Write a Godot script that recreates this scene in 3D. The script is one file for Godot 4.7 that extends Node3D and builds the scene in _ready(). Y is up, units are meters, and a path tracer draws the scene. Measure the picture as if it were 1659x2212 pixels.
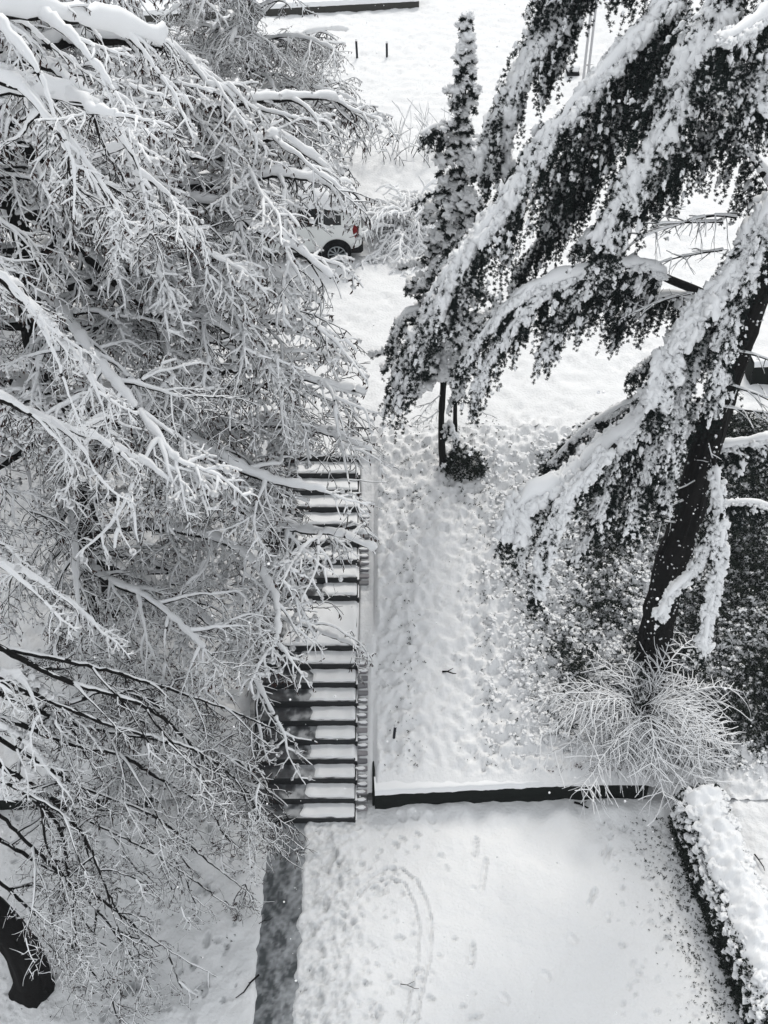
extends Node3D
# A snowed-in garden stair between trees, looked down on from a high window. y is up, metres; the lower yard lies at y = 0.

const UP := Vector3.UP
const TILT := 0.750492        # the view is tilted 43 degrees down
const LENS := 2670.0
const EYE := Vector3(0, 19.4, 0)

var rng := RandomNumberGenerator.new()
var low := FastNoiseLite.new()
var mid := FastNoiseLite.new()
var fine := FastNoiseLite.new()
var snow_m: StandardMaterial3D
var ground_m: StandardMaterial3D
var bark_m: StandardMaterial3D
var twig_m: StandardMaterial3D
var seed_m: StandardMaterial3D
var needle_m: StandardMaterial3D
var leaf_m: StandardMaterial3D
var concrete_m: StandardMaterial3D
var wall_m: StandardMaterial3D
var lumps: Array = []
var tufts: Array = []
var leaf_clumps: Array = []
var sprays: Array = []        # each: {twig, snow, seed}
var no_color: Callable


# ------------------------------------------------------------------ mesh collecting
class Shape:
	var P := PackedVector3Array()
	var N := PackedVector3Array()
	var C := PackedColorArray()
	var I := PackedInt32Array()

	func tube(pts: PackedVector3Array, ra: PackedFloat32Array, rb: PackedFloat32Array, sides: int) -> void:
		var n := pts.size()
		if n < 2:
			return
		var base := P.size()
		var cs := PackedFloat32Array()
		var sn := PackedFloat32Array()
		for k in sides:
			cs.append(cos(TAU * k / sides))
			sn.append(sin(TAU * k / sides))
		var s := Vector3.RIGHT
		for i in n:
			var t := (pts[mini(i + 1, n - 1)] - pts[maxi(i - 1, 0)]).normalized()
			if absf(t.y) < 0.93:
				s = t.cross(Vector3.UP).normalized()
			else:
				s = (s - t * s.dot(t))
				s = s.normalized() if s.length_squared() > 0.01 else t.cross(Vector3.BACK).normalized()
			var u := s.cross(t)
			var a := ra[i]
			var b := rb[i]
			var p := pts[i]
			for k in sides:
				P.append(p + s * (cs[k] * a) + u * (sn[k] * b))
				N.append((s * (cs[k] * b) + u * (sn[k] * a) + t * 0.0001).normalized())
		for i in n - 1:
			for k in sides:
				var k2 := (k + 1) % sides
				var q := base + i * sides
				I.append(q + k); I.append(q + k2); I.append(q + sides + k)
				I.append(q + k2); I.append(q + sides + k2); I.append(q + sides + k)
		# closed ends
		for e in 2:
			var i := 0 if e == 0 else n - 1
			var q := base + i * sides
			var c := P.size()
			P.append(pts[i])
			var t := (pts[0] - pts[1]) if e == 0 else (pts[n - 1] - pts[n - 2])
			N.append(t.normalized())
			for k in sides:
				var k2 := (k + 1) % sides
				if e == 0:
					I.append(c); I.append(q + k2); I.append(q + k)
				else:
					I.append(c); I.append(q + k); I.append(q + k2)

	func quad(a: Vector3, b: Vector3, c: Vector3, d: Vector3) -> void:   # corners clockwise seen from the front
		var n := (c - a).cross(b - a).normalized()
		if n.length_squared() < 0.5:
			n = (d - a).cross(c - a).normalized()
		var q := P.size()
		for p: Vector3 in [a, b, c, d]:
			P.append(p)
			N.append(n)
		for i: int in [0, 1, 2, 0, 2, 3]:
			I.append(q + i)

	func tri(a: Vector3, b: Vector3, c: Vector3) -> void:
		var n := (c - a).cross(b - a).normalized()
		var q := P.size()
		P.append(a); P.append(b); P.append(c)
		N.append(n); N.append(n); N.append(n)
		I.append(q); I.append(q + 1); I.append(q + 2)

	func box(lo: Vector3, hi: Vector3, bevel := 0.0) -> void:
		var m := (lo + hi) / 2
		var h := (hi - lo) / 2
		var e := minf(bevel, minf(h.x, minf(h.y, h.z)) * 0.9)
		for ax in 3:
			for sg: float in [-1.0, 1.0]:
				var n := Vector3.ZERO; n[ax] = sg
				var u := Vector3.ZERO; u[(ax + 1) % 3] = 1.0
				var v := Vector3.ZERO; v[(ax + 2) % 3] = sg
				var hu: float = h[(ax + 1) % 3] - e
				var hv: float = h[(ax + 2) % 3] - e
				var c := m + n * h[ax]
				quad(c - u * hu - v * hv, c - u * hu + v * hv, c + u * hu + v * hv, c + u * hu - v * hv)
		if e <= 0.0:
			return
		for ax in 3:   # bevels along each axis
			var a1 := (ax + 1) % 3
			var a2 := (ax + 2) % 3
			for s1: float in [-1.0, 1.0]:
				for s2: float in [-1.0, 1.0]:
					var d := Vector3.ZERO; d[ax] = h[ax] - e
					var p := m; p[a1] += s1 * h[a1]; p[a2] += s2 * (h[a2] - e)
					var q := m; q[a1] += s1 * (h[a1] - e); q[a2] += s2 * h[a2]
					if s1 * s2 > 0:
						quad(p - d, p + d, q + d, q - d)
					else:
						quad(p + d, p - d, q - d, q + d)
		for sx: float in [-1.0, 1.0]:
			for sy: float in [-1.0, 1.0]:
				for sz: float in [-1.0, 1.0]:
					var c := Vector3(sx * h.x, sy * h.y, sz * h.z)
					var a := m + c - Vector3(0, sy * e, sz * e)
					var b := m + c - Vector3(sx * e, 0, sz * e)
					var d := m + c - Vector3(sx * e, sy * e, 0)
					if sx * sy * sz > 0:
						tri(a, d, b)
					else:
						tri(a, b, d)

	func mesh(mat: Material) -> ArrayMesh:
		var arr := []
		arr.resize(Mesh.ARRAY_MAX)
		arr[Mesh.ARRAY_VERTEX] = P
		arr[Mesh.ARRAY_NORMAL] = N
		arr[Mesh.ARRAY_INDEX] = I
		if C.size() == P.size() and C.size() > 0:
			arr[Mesh.ARRAY_COLOR] = C
		var m := ArrayMesh.new()
		m.add_surface_from_arrays(Mesh.PRIMITIVE_TRIANGLES, arr)
		m.surface_set_material(0, mat)
		return m


class Rows:
	var d := PackedFloat32Array()

	func put(b: Basis, o: Vector3) -> void:
		d.append_array(PackedFloat32Array([b.x.x, b.y.x, b.z.x, o.x, b.x.y, b.y.y, b.z.y, o.y, b.x.z, b.y.z, b.z.z, o.z]))


# ------------------------------------------------------------------ scene tree helpers
func thing(called: String, label: String, category: String, at := Vector3.ZERO, group := "") -> Node3D:
	var o := Node3D.new()
	o.name = called
	add_child(o, true)
	o.position = at
	return tag(o, label, category, group)


func tag(o: Node3D, label: String, category := "", group := "") -> Node3D:
	o.set_meta("label", label)
	if category:
		o.set_meta("category", category)
	if group:
		o.set_meta("group", group)
	return o


func obj(called: String, mesh: Mesh, parent: Node3D = self) -> MeshInstance3D:
	var o := MeshInstance3D.new()
	o.name = called
	o.mesh = mesh
	parent.add_child(o, true)
	return o


func build(called: String, s: Shape, mat: Material, parent: Node3D = self) -> MeshInstance3D:
	return obj(called, s.mesh(mat), parent)


func structure(o: Node3D, label := "") -> Node3D:
	o.set_meta("kind", "structure")
	if label:
		o.set_meta("label", label)
	return o


func many(called: String, mesh: Mesh, rows: Rows, parent: Node3D = self) -> MultiMeshInstance3D:
	if rows.d.size() < 12:
		return null
	var mm := MultiMesh.new()
	mm.transform_format = MultiMesh.TRANSFORM_3D
	mm.mesh = mesh
	mm.instance_count = rows.d.size() / 12
	mm.buffer = rows.d
	var o := MultiMeshInstance3D.new()
	o.name = called
	o.multimesh = mm
	o.set_meta("kind", "stuff")
	parent.add_child(o, true)
	return o


func paint(color: Color, rough := 0.9, called := "") -> StandardMaterial3D:
	var m := StandardMaterial3D.new()
	m.albedo_color = color
	m.roughness = rough
	m.metallic_specular = 0.3
	m.resource_name = called
	return m


func relief(m: StandardMaterial3D, freq: float, cm: float, scale: float, seed_: int) -> void:
	var n := FastNoiseLite.new()
	n.seed = seed_
	n.frequency = freq
	n.fractal_octaves = 4
	var t := NoiseTexture2D.new()
	t.noise = n
	t.width = 512
	t.height = 512
	t.seamless = true
	m.heightmap_enabled = true
	m.heightmap_texture = t
	m.heightmap_scale = cm
	m.uv1_triplanar = true
	m.uv1_world_triplanar = true
	m.uv1_scale = Vector3.ONE * scale


# ------------------------------------------------------------------ where things stand
func sight(px: float, py: float) -> Vector3:
	var x := (px - 829.5) / LENS
	var y := (1106.0 - py) / LENS
	return Vector3(x, y * cos(TILT) - sin(TILT), -cos(TILT) - y * sin(TILT))


func at_z(px: float, py: float, z: float) -> Vector3:
	var d := sight(px, py)
	return EYE + d * (z / d.z)


func at_h(px: float, py: float, h: float) -> Vector3:
	var d := sight(px, py)
	return EYE + d * ((h - EYE.y) / d.y)


func on_ground(px: float, py: float) -> Vector3:
	var d := sight(px, py)
	var p := at_h(px, py, 0.0)
	for i in 25:
		p = EYE + d * ((lerpf(p.y, ground(p.x, p.z), 0.6) - EYE.y) / d.y)
	return p


func stair_line(d: float) -> float:
	if d < 12.52:
		return 0.0
	if d < 15.44:
		return (d - 12.52) / 2.92 * 1.38 + 0.08
	if d < 16.6:
		return 1.5
	if d < 19.4:
		return 1.5 + (d - 16.6) / 2.8 * 1.3
	return 2.87


func ground(x: float, z: float) -> float:
	var d := -z
	var top := 2.95 + clampf((d - 19.8) * 0.016, 0.0, 0.5)
	if x > -2.42 and x < -0.17 and d < 19.9:
		if x > -0.52:
			return stair_line(d)
		return stair_line(d) - 0.35 if d > 12.4 else 0.0
	var foot := 0.0
	if x >= -0.17:
		foot = lerpf(0.5, 0.02, smoothstep(4.7, 5.4, x))
	else:
		foot = lerpf(0.02, 0.36, smoothstep(4.15, 4.35, -x))
	if d < 12.95:
		return 0.0
	var t := (d - 12.95) / 6.85
	var h := lerpf(foot, 2.95, clampf(t, 0.0, 1.0))
	if d > 19.0:
		h = lerpf(h, top, smoothstep(19.0, 20.4, d))
	return h


func sheet(x0: float, x1: float, z0: float, z1: float, step: float, height: Callable, color: Callable, presses: Array) -> Shape:
	var nx := int(round((x1 - x0) / step)) + 1
	var nz := int(round((z1 - z0) / step)) + 1
	var sx := (x1 - x0) / (nx - 1)
	var sz := (z1 - z0) / (nz - 1)
	var H := PackedFloat32Array()
	H.resize(nx * nz)
	for j in nz:
		var z := z0 + sz * j
		for i in nx:
			H[j * nx + i] = height.call(x0 + sx * i, z)
	var tint := PackedFloat32Array()
	tint.resize(nx * nz)
	for f: Dictionary in presses:   # footprints and ruts: an ellipse pressed into the snow, with a small rim
		var c: Vector2 = f.at
		var dir: Vector2 = f.dir
		var r: float = maxf(f.a, f.b) * 1.7
		var i0 := maxi(0, int((c.x - r - x0) / sx))
		var i1 := mini(nx - 1, int((c.x + r - x0) / sx) + 1)
		var j0 := maxi(0, int((c.y - r - z0) / sz))
		var j1 := mini(nz - 1, int((c.y + r - z0) / sz) + 1)
		for j in range(j0, j1 + 1):
			for i in range(i0, i1 + 1):
				var v := Vector2(x0 + sx * i, z0 + sz * j) - c
				var e := Vector2(v.dot(dir) / f.a, v.dot(Vector2(-dir.y, dir.x)) / f.b).length()
				if e < 1.7:
					var dent: float = -f.deep * (1.0 - smoothstep(0.7, 1.05, e)) + f.deep * 0.35 * maxf(0.0, 1.0 - absf(e - 1.25) / 0.4)
					H[j * nx + i] += dent
					if e < 1.0:
						tint[j * nx + i] = maxf(tint[j * nx + i], f.get("wet", 0.0))
	var s := Shape.new()
	for j in nz:
		for i in nx:
			var q := j * nx + i
			if H[q] < -50.0:
				s.P.append(Vector3(x0 + sx * i, H[q], z0 + sz * j))
				s.N.append(UP)
				continue
			var hx := maxf(H[q + (1 if i < nx - 1 else 0)], H[q] - 0.2) - maxf(H[q - (1 if i > 0 else 0)], H[q] - 0.2)
			var hz := maxf(H[q + (nx if j < nz - 1 else 0)], H[q] - 0.2) - maxf(H[q - (nx if j > 0 else 0)], H[q] - 0.2)
			var wx := sx * (2.0 if i > 0 and i < nx - 1 else 1.0)
			var wz := sz * (2.0 if j > 0 and j < nz - 1 else 1.0)
			var p := Vector3(x0 + sx * i, H[q], z0 + sz * j)
			s.P.append(p)
			s.N.append(Vector3(-hx / wx, 1, -hz / wz).normalized())
			if color.is_valid():
				var cc: Color = color.call(p, tint[q])
				s.C.append(cc)
	for j in nz - 1:
		for i in nx - 1:
			var q := j * nx + i
			if minf(minf(H[q], H[q + 1]), minf(H[q + nx], H[q + nx + 1])) < -50.0:
				continue
			s.I.append(q); s.I.append(q + 1); s.I.append(q + nx)
			s.I.append(q + 1); s.I.append(q + nx + 1); s.I.append(q + nx)
	return s


# ------------------------------------------------------------------ curves
func smooth_path(pts: PackedVector3Array, step: float) -> PackedVector3Array:
	var out := PackedVector3Array()
	var n := pts.size()
	for i in n - 1:
		var a := pts[maxi(i - 1, 0)]
		var b := pts[i]
		var c := pts[i + 1]
		var d := pts[mini(i + 2, n - 1)]
		var k := maxi(1, int(ceil(b.distance_to(c) / step)))
		for j in k:
			out.append(b.cubic_interpolate(c, a, d, float(j) / k))
	out.append(pts[n - 1])
	return out


func grow(p: Vector3, dir: Vector3, length: float, n: int, droop: float, wobble: float) -> PackedVector3Array:
	var out := PackedVector3Array([p])
	var d := dir.normalized()
	var step := length / n
	for i in n:
		d = (d + Vector3(rng.randf_range(-wobble, wobble), rng.randf_range(-wobble, wobble) - droop / n, rng.randf_range(-wobble, wobble))).normalized()
		p += d * step
		out.append(p)
	return out


func taper(n: int, r0: float, r1: float) -> PackedFloat32Array:
	var out := PackedFloat32Array()
	for i in n:
		out.append(lerpf(r0, r1, float(i) / maxi(1, n - 1)))
	return out


func lay_snow(s: Shape, pts: PackedVector3Array, r: PackedFloat32Array, w: float, tall: float, sides: int, lumpy := 0.3, skip := 0.0, tip := 1.0) -> void:
	# the load of snow along a branch: wide and high where the branch lies level, thin where it is steep, in runs
	var n := pts.size()
	var run := PackedVector3Array()
	var ra := PackedFloat32Array()
	var rb := PackedFloat32Array()
	var f := 1.0
	for i in n:
		var t := (pts[mini(i + 1, n - 1)] - pts[maxi(i - 1, 0)]).normalized()
		var level := clampf(1.3 - absf(t.y) * 1.0, 0.3, 1.0)
		f = lerpf(f, rng.randf_range(1.0 - lumpy, 1.0 + lumpy), 0.7)
		var a := (w * 0.75 + r[i] * 0.7) * f * level
		a *= lerpf(1.0, tip, float(i) / n)
		var b := tall * f * level * lerpf(1.0, tip, float(i) / n)
		run.append(pts[i] + UP * (r[i] * 0.8 + b * 0.7) + Vector3(rng.randf_range(-0.12, 0.12), 0, rng.randf_range(-0.12, 0.12)) * w)
		ra.append(a)
		rb.append(b)
		if run.size() > 2 and rng.randf() < skip:
			round_ends(run, ra, rb)
			s.tube(run, ra, rb, sides)
			run = PackedVector3Array(); ra = PackedFloat32Array(); rb = PackedFloat32Array()
	if run.size() > 1:
		round_ends(run, ra, rb)
		s.tube(run, ra, rb, sides)


func round_ends(run: PackedVector3Array, ra: PackedFloat32Array, rb: PackedFloat32Array) -> void:
	# blunt, rounded ends: one short extra ring beyond each end
	var n := run.size()
	var a0 := run[0] - (run[1] - run[0]).normalized() * ra[0] * 0.45 - UP * rb[0] * 0.2
	var a1 := run[n - 1] + (run[n - 1] - run[n - 2]).normalized() * ra[n - 1] * 0.45 - UP * rb[n - 1] * 0.2
	run.insert(0, a0)
	ra.insert(0, ra[0] * 0.45)
	rb.insert(0, rb[0] * 0.45)
	run.append(a1)
	ra.append(ra[n] * 0.45)
	rb.append(rb[n] * 0.45)


func blob(s: Shape, p: Vector3, r: float, tall: float) -> void:
	var pts := PackedVector3Array()
	var rr := PackedFloat32Array()
	for k in 5:
		var a := PI * (k + 0.15) / 4.3 - PI / 2
		pts.append(p + Vector3(sin(k * 2.1) * r * 0.15, sin(a) * r * tall, cos(k * 1.7) * r * 0.15))
		rr.append(maxf(cos(a), 0.15) * r * rng.randf_range(0.8, 1.2))
	s.tube(pts, rr, rr, 6)


func lump_mesh(seed_: int, flat: float, rough: float) -> ArrayMesh:
	var n := FastNoiseLite.new()
	n.seed = seed_
	n.frequency = 1.0
	n.fractal_octaves = 1
	var s := Shape.new()
	var rows := 8
	var cols := 11
	for j in rows + 1:
		var v := PI * j / rows
		for i in cols:
			var u := TAU * i / cols
			var d := Vector3(sin(v) * cos(u), cos(v), sin(v) * sin(u))
			var r := 1.0 + rough * n.get_noise_3dv(d * 0.8) + rough * 0.85 * n.get_noise_3dv(d * 1.9 + Vector3(9, 3, 1))
			s.P.append(Vector3(d.x * r, d.y * r * flat, d.z * r))
			s.N.append(Vector3.ZERO)
	for j in rows:
		for i in cols:
			var i2 := (i + 1) % cols
			var q := j * cols
			for t: Array in [[q + i, q + cols + i, q + i2], [q + i2, q + cols + i, q + cols + i2]]:
				var nn := (s.P[t[2]] - s.P[t[0]]).cross(s.P[t[1]] - s.P[t[0]])
				for k: int in t:
					s.I.append(k)
					s.N[k] += nn
	for i in cols:
		s.N[i] = UP
		s.N[rows * cols + i] = -UP
	for i in s.N.size():
		s.N[i] = s.N[i].normalized()
	return s.mesh(snow_m)


func tuft_mesh(count: int, length: float) -> ArrayMesh:
	var s := Shape.new()
	for i in count:
		var d := Vector3(rng.randf_range(-1, 1), rng.randf_range(-1, 1), rng.randf_range(-1, 1)).normalized()
		var side := d.cross(Vector3(rng.randf_range(-1, 1), rng.randf_range(-1, 1), rng.randf_range(-1, 1))).normalized() * length * 0.13
		var l := length * rng.randf_range(0.7, 1.15)
		var o := d * length * 0.12
		s.tri(o - side, o + d * l * 0.6 + side * 1.1, o + d * l)
		s.tri(o + side, o + d * l, o - side)
	return s.mesh(needle_m)


func leaves_mesh(count: int, size: float, spread: float, mat: Material) -> ArrayMesh:
	var s := Shape.new()
	for i in count:
		var o := Vector3(rng.randf_range(-1, 1), rng.randf_range(0, 0.8), rng.randf_range(-1, 1)) * spread
		var d := Vector3(rng.randf_range(-1, 1), rng.randf_range(-0.3, 0.7), rng.randf_range(-1, 1)).normalized()
		var side := d.cross(UP + Vector3(rng.randf_range(-0.6, 0.6), 0, rng.randf_range(-0.6, 0.6))).normalized()
		var l := size * rng.randf_range(0.7, 1.2)
		var m := o + d * l * 0.5
		s.tri(o, m + side * l * 0.36, o + d * l - UP * l * 0.15)
		s.tri(o, o + d * l - UP * l * 0.15, m - side * l * 0.36)
	return s.mesh(mat)


func any_turn(scale: float) -> Basis:
	return Basis(Vector3(rng.randf_range(-1, 1), rng.randf_range(-1, 1), rng.randf_range(-1, 1)).normalized(), rng.randf() * TAU).scaled(Vector3.ONE * scale)


func along_turn(dir: Vector3, scale: Vector3) -> Basis:
	var y := dir.normalized()
	var x := y.cross(Vector3(0.3, 0.1, 1.0)).normalized()
	return Basis(y, rng.randf() * TAU) * Basis(x, y, x.cross(y)) * Basis.from_scale(scale)


func yaw_turn(scale: Vector3) -> Basis:
	return Basis(UP, rng.randf() * TAU) * Basis.from_scale(scale)


# ------------------------------------------------------------------ deciduous trees under snow
func make_spray(heavy: float, seeds: float) -> Dictionary:
	var tw := Shape.new()
	var sn := Shape.new()
	var sd := Shape.new()
	var main := grow(Vector3.ZERO, Vector3(1, rng.randf_range(-0.1, 0.15), 0), rng.randf_range(0.75, 1.15), 8, rng.randf_range(0.2, 1.0), 0.2)
	var paths := [main]
	var sg := 1.0
	for k in range(1, 8):
		for rep in 1:
			sg = -sg
			var t := (main[mini(k + 1, 8)] - main[k - 1]).normalized()
			var dir := t * rng.randf_range(0.4, 0.9) + t.cross(UP).normalized() * sg * rng.randf_range(0.5, 1.0) + UP * rng.randf_range(-0.45, 0.3)
			var p := grow(main[k], dir, rng.randf_range(0.25, 0.62) * (1.15 - k * 0.09), 6, rng.randf_range(0.0, 1.2), 0.2)
			paths.append(p)
			if rng.randf() < 0.55:
				var t2 := (p[3] - p[1]).normalized()
				paths.append(grow(p[2], t2 + t2.cross(UP).normalized() * (1.0 if rng.randf() < 0.5 else -1.0) * 0.9, rng.randf_range(0.14, 0.28), 4, 0.4, 0.22))
	for i in paths.size():
		var p: PackedVector3Array = paths[i]
		var r0 := 0.0125 if i == 0 else 0.0085
		var r := taper(p.size(), r0, 0.0045)
		tw.tube(p, r, r, 4)
		var w := heavy * rng.randf_range(0.55, 1.2) * (1.25 if i == 0 else 0.9)
		var fat := smooth_path(p, 0.06)
		lay_snow(sn, fat, taper(fat.size(), r0, 0.003), w, w * rng.randf_range(0.9, 1.3), 6, 0.24, 0.02 if heavy > 0.008 else 0.08, 0.45)
		if heavy > 0.008 and rng.randf() < 0.75:
			blob(sn, p[rng.randi_range(1, p.size() - 1)] + UP * heavy * 0.8, heavy * rng.randf_range(1.2, 2.1), 0.8)
		if rng.randf() < seeds:
			var e := p[p.size() - 1]
			for q in rng.randi_range(1, 3):
				var o := p[rng.randi_range(1, p.size() - 1)].lerp(e, 0.5)
				var l := rng.randf_range(0.035, 0.085)
				sd.tube(PackedVector3Array([o, o + Vector3(rng.randf_range(-0.012, 0.012), -l * 0.4, rng.randf_range(-0.012, 0.012)), o + Vector3(rng.randf_range(-0.02, 0.02), -l, rng.randf_range(-0.02, 0.02))]), PackedFloat32Array([0.004, 0.011, 0.004]), PackedFloat32Array([0.004, 0.011, 0.004]), 4)
	return {"twig": tw.mesh(twig_m), "snow": sn.mesh(snow_m), "seed": sd.mesh(seed_m) if sd.P.size() else null}


func start_tree(called: String, label: String, base: Vector3, opts: Dictionary) -> Dictionary:
	var t := {"node": thing(called, label, "tree", base), "base": base, "bark": Shape.new(), "snow": Shape.new(), "rows": [], "opts": opts}
	for i in sprays.size():
		t.rows.append(Rows.new())
	return t


func end_tree(t: Dictionary) -> void:
	var kind := 0
	if t.bark.P.size():
		build("side_branches", t.bark, bark_m, t.node).set_meta("kind", "stuff")
		build("side_branch_snow", t.snow, snow_m, t.node).set_meta("kind", "stuff")
	for i in sprays.size():
		many("twigs", sprays[i].twig, t.rows[i], t.node)
		many("twig_snow", sprays[i].snow, t.rows[i], t.node)
		if sprays[i].seed:
			many("seed_clusters", sprays[i].seed, t.rows[i], t.node)


func trunk(t: Dictionary, world: Array, r0: float, r1: float) -> PackedVector3Array:
	var pts := PackedVector3Array()
	for p: Vector3 in world:
		pts.append(p - t.base)
	pts = smooth_path(pts, 0.25)
	var r := taper(pts.size(), r0, r1)
	r[0] *= 1.35
	r[1] *= 1.12
	for i in r.size():
		r[i] *= rng.randf_range(0.95, 1.05)
	var s := Shape.new()
	s.tube(pts, r, r, 26)
	furrow(s, pts, 0.1)
	build("trunk", s, bark_m, t.node)
	return pts


# openings in the crowns through which the car, the steps, the path and the yard are seen from the window: [left, top, right, bottom, how open]
const OPENINGS := [[555, -60, 1000, 52, 0.95], [735, 60, 900, 150, 0.95], [715, 440, 800, 575, 0.9], [630, 450, 715, 575, 0.4], [590, 1395, 900, 1800, 0.93], [560, 1440, 600, 1760, 0.55], [640, 1000, 800, 1130, 0.75], [700, 1180, 900, 1400, 0.8], [660, 1780, 1000, 2300, 0.98], [560, 1840, 660, 2300, 0.9],
	[790, 300, 1000, 1500, 0.93], [640, 590, 820, 720, 0.75], [430, 1140, 560, 1330, 0.4], [330, 1500, 420, 1640, 0.3], [300, 1780, 560, 2300, 0.3], [0, 1950, 300, 2300, 0.15], [690, 760, 790, 840, 0.5], [0, 1620, 330, 1780, 0.3]]


func in_opening(p: Vector3) -> bool:
	var v := p - EYE
	var depth := -v.y * sin(TILT) - v.z * cos(TILT)
	if depth < 1.0:
		return false
	var px := 829.5 + LENS * v.x / depth
	var py := 1106.0 - LENS * (v.y * cos(TILT) - v.z * sin(TILT)) / depth
	for o: Array in OPENINGS:
		if px > o[0] and px < o[2] and py > o[1] and py < o[3] and rng.randf() < o[4]:
			return true
	return false


func put_spray(t: Dictionary, p: Vector3, dir: Vector3, snow: float) -> void:
	# eight laden, eight middling, eight lightly dusted variants
	if in_opening(p + t.base + dir.normalized() * 0.45):
		return
	var third := 0 if snow > 0.75 else (1 if snow > 0.42 else 2)
	if rng.randf() < 0.2:
		third = clampi(third + rng.randi_range(-1, 1), 0, 2)
	if rng.randf() < 0.24:
		third = 2
	var v := third * 8 + rng.randi_range(0, 7)
	var x := dir.normalized()
	x.y = clampf(x.y, -0.8, 0.5)
	x = x.normalized()
	var z := x.cross(UP).normalized()
	var y := z.cross(x)
	var k := rng.randf_range(0.7, 1.2) * float(t.opts.get("spray", 1.0))
	t.rows[v].put(Basis(x * k, y * k, z * k), p)


func limb(t: Dictionary, world: PackedVector3Array, r0: float, r1: float, snow: float, bushy := 1.0) -> void:
	# a main branch: its own mesh, its own load of snow; side branches and twigs go to the tree's common ones
	var pts := PackedVector3Array()
	for p in world:
		pts.append(p - t.base)
	pts = smooth_path(pts, 0.11)
	var n := pts.size()
	for i in range(2, n):
		pts[i] += Vector3(rng.randf_range(-1, 1), rng.randf_range(-1, 1), rng.randf_range(-1, 1)) * 0.012
	var r := taper(n, r0, r1)
	var b := Shape.new()
	b.tube(pts, r, r, 7)
	var node := build("branch", b, bark_m, t.node)
	var s := Shape.new()
	var w := (0.026 + 0.05 * snow) * float(t.opts.get("fat", 1.0))
	lay_snow(s, pts, r, w * 0.85, w * 1.0, 10, 0.42, 0.02)
	for i in range(2, n - 1):
		if rng.randf() < 0.3:
			var br := w * rng.randf_range(0.35, 0.75)
			blob(s, pts[i] + UP * (r[i] + w * rng.randf_range(0.1, 1.0)) + Vector3(rng.randf_range(-1, 1), 0, rng.randf_range(-1, 1)) * w * 0.6, br, 0.9)
	build("snow", s, snow_m, node)
	var length := 0.0
	for i in n - 1:
		length += pts[i].distance_to(pts[i + 1])
	var run := 0.0
	var next := length * float(t.opts.get("bare", 0.18))
	var sg := 1.0
	for i in n - 1:
		run += pts[i].distance_to(pts[i + 1])
		if run < next:
			continue
		next = run + rng.randf_range(0.2, 0.42) / bushy
		sg = -sg
		var u := run / length
		var tan := (pts[i + 1] - pts[maxi(i - 1, 0)]).normalized()
		var side := tan.cross(UP).normalized() * sg
		var dir := tan * rng.randf_range(0.35, 0.9) + side * rng.randf_range(0.5, 1.0) + UP * rng.randf_range(-0.3, 0.35)
		side_branch(t, pts[i], dir, (0.35 + 1.0 * (1.0 - u * 0.75)) * rng.randf_range(0.55, 1.25) * float(t.opts.get("side", 1.0)), lerpf(0.034, 0.018, u) * (0.6 + r0 * 6.0), snow * rng.randf_range(0.75, 1.1))
		if rng.randf() < 0.25:
			put_spray(t, pts[i], tan + side * rng.randf_range(-0.8, 0.8), snow)
	for k in 3:
		put_spray(t, pts[n - 1], pts[n - 1] - pts[n - 3] + Vector3(rng.randf_range(-0.1, 0.1), 0, rng.randf_range(-0.1, 0.1)), snow)


func side_branch(t: Dictionary, p: Vector3, dir: Vector3, length: float, r0: float, snow: float) -> void:
	if in_opening(p + t.base + dir.normalized() * length * 0.6):
		return
	var n := maxi(4, int(length / 0.13))
	var pts := grow(p, dir, length, n, rng.randf_range(0.1, 1.3), 0.2)
	var r := taper(n + 1, r0, 0.008)
	t.bark.tube(pts, r, r, 5)
	var w := (0.016 + 0.032 * snow) * float(t.opts.get("fat", 1.0))
	lay_snow(t.snow, smooth_path(pts, 0.07), taper(smooth_path(pts, 0.07).size(), r0, 0.004), w * 0.85, w * 1.1, 6, 0.3, 0.012, 0.6)
	var sg := 1.0
	var thick := float(t.opts.get("thick", 1.0))
	for i in range(1, n + 1):
		var tan := (pts[mini(i + 1, n)] - pts[i - 1]).normalized()
		for rep in 2 if rng.randf() < thick - 1.0 else 1:
			if rng.randf() > thick:
				continue
			sg = -sg
			var side := tan.cross(UP).normalized() * sg
			put_spray(t, pts[i], tan * rng.randf_range(0.4, 1.0) + side * rng.randf_range(0.2, 0.9) + UP * rng.randf_range(-0.9, 0.3), snow * rng.randf_range(0.7, 1.2))
	put_spray(t, pts[n], pts[n] - pts[n - 1], snow)


func bough(t: Dictionary, start: Vector3, azimuth: float, rise: float, fall: float, length: float, r0: float, snow: float, bushy := 1.0) -> void:
	var out := Vector3(sin(azimuth), 0, -cos(azimuth))
	var pts := PackedVector3Array([start])
	var n := 6
	var p := start
	for i in n:
		var e := lerpf(rise, fall, float(i) / (n - 1))
		out = out.rotated(UP, rng.randf_range(-0.14, 0.14))
		p += (out * cos(e) + UP * sin(e)) * length / n
		pts.append(p)
	limb(t, pts, r0, 0.008, snow, bushy)


func traced(path: Array, z0: float, z1: float) -> PackedVector3Array:
	var out := PackedVector3Array()
	for i in path.size():
		out.append(at_z(path[i][0], path[i][1], lerpf(z0, z1, float(i) / (path.size() - 1))))
	return out


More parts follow.
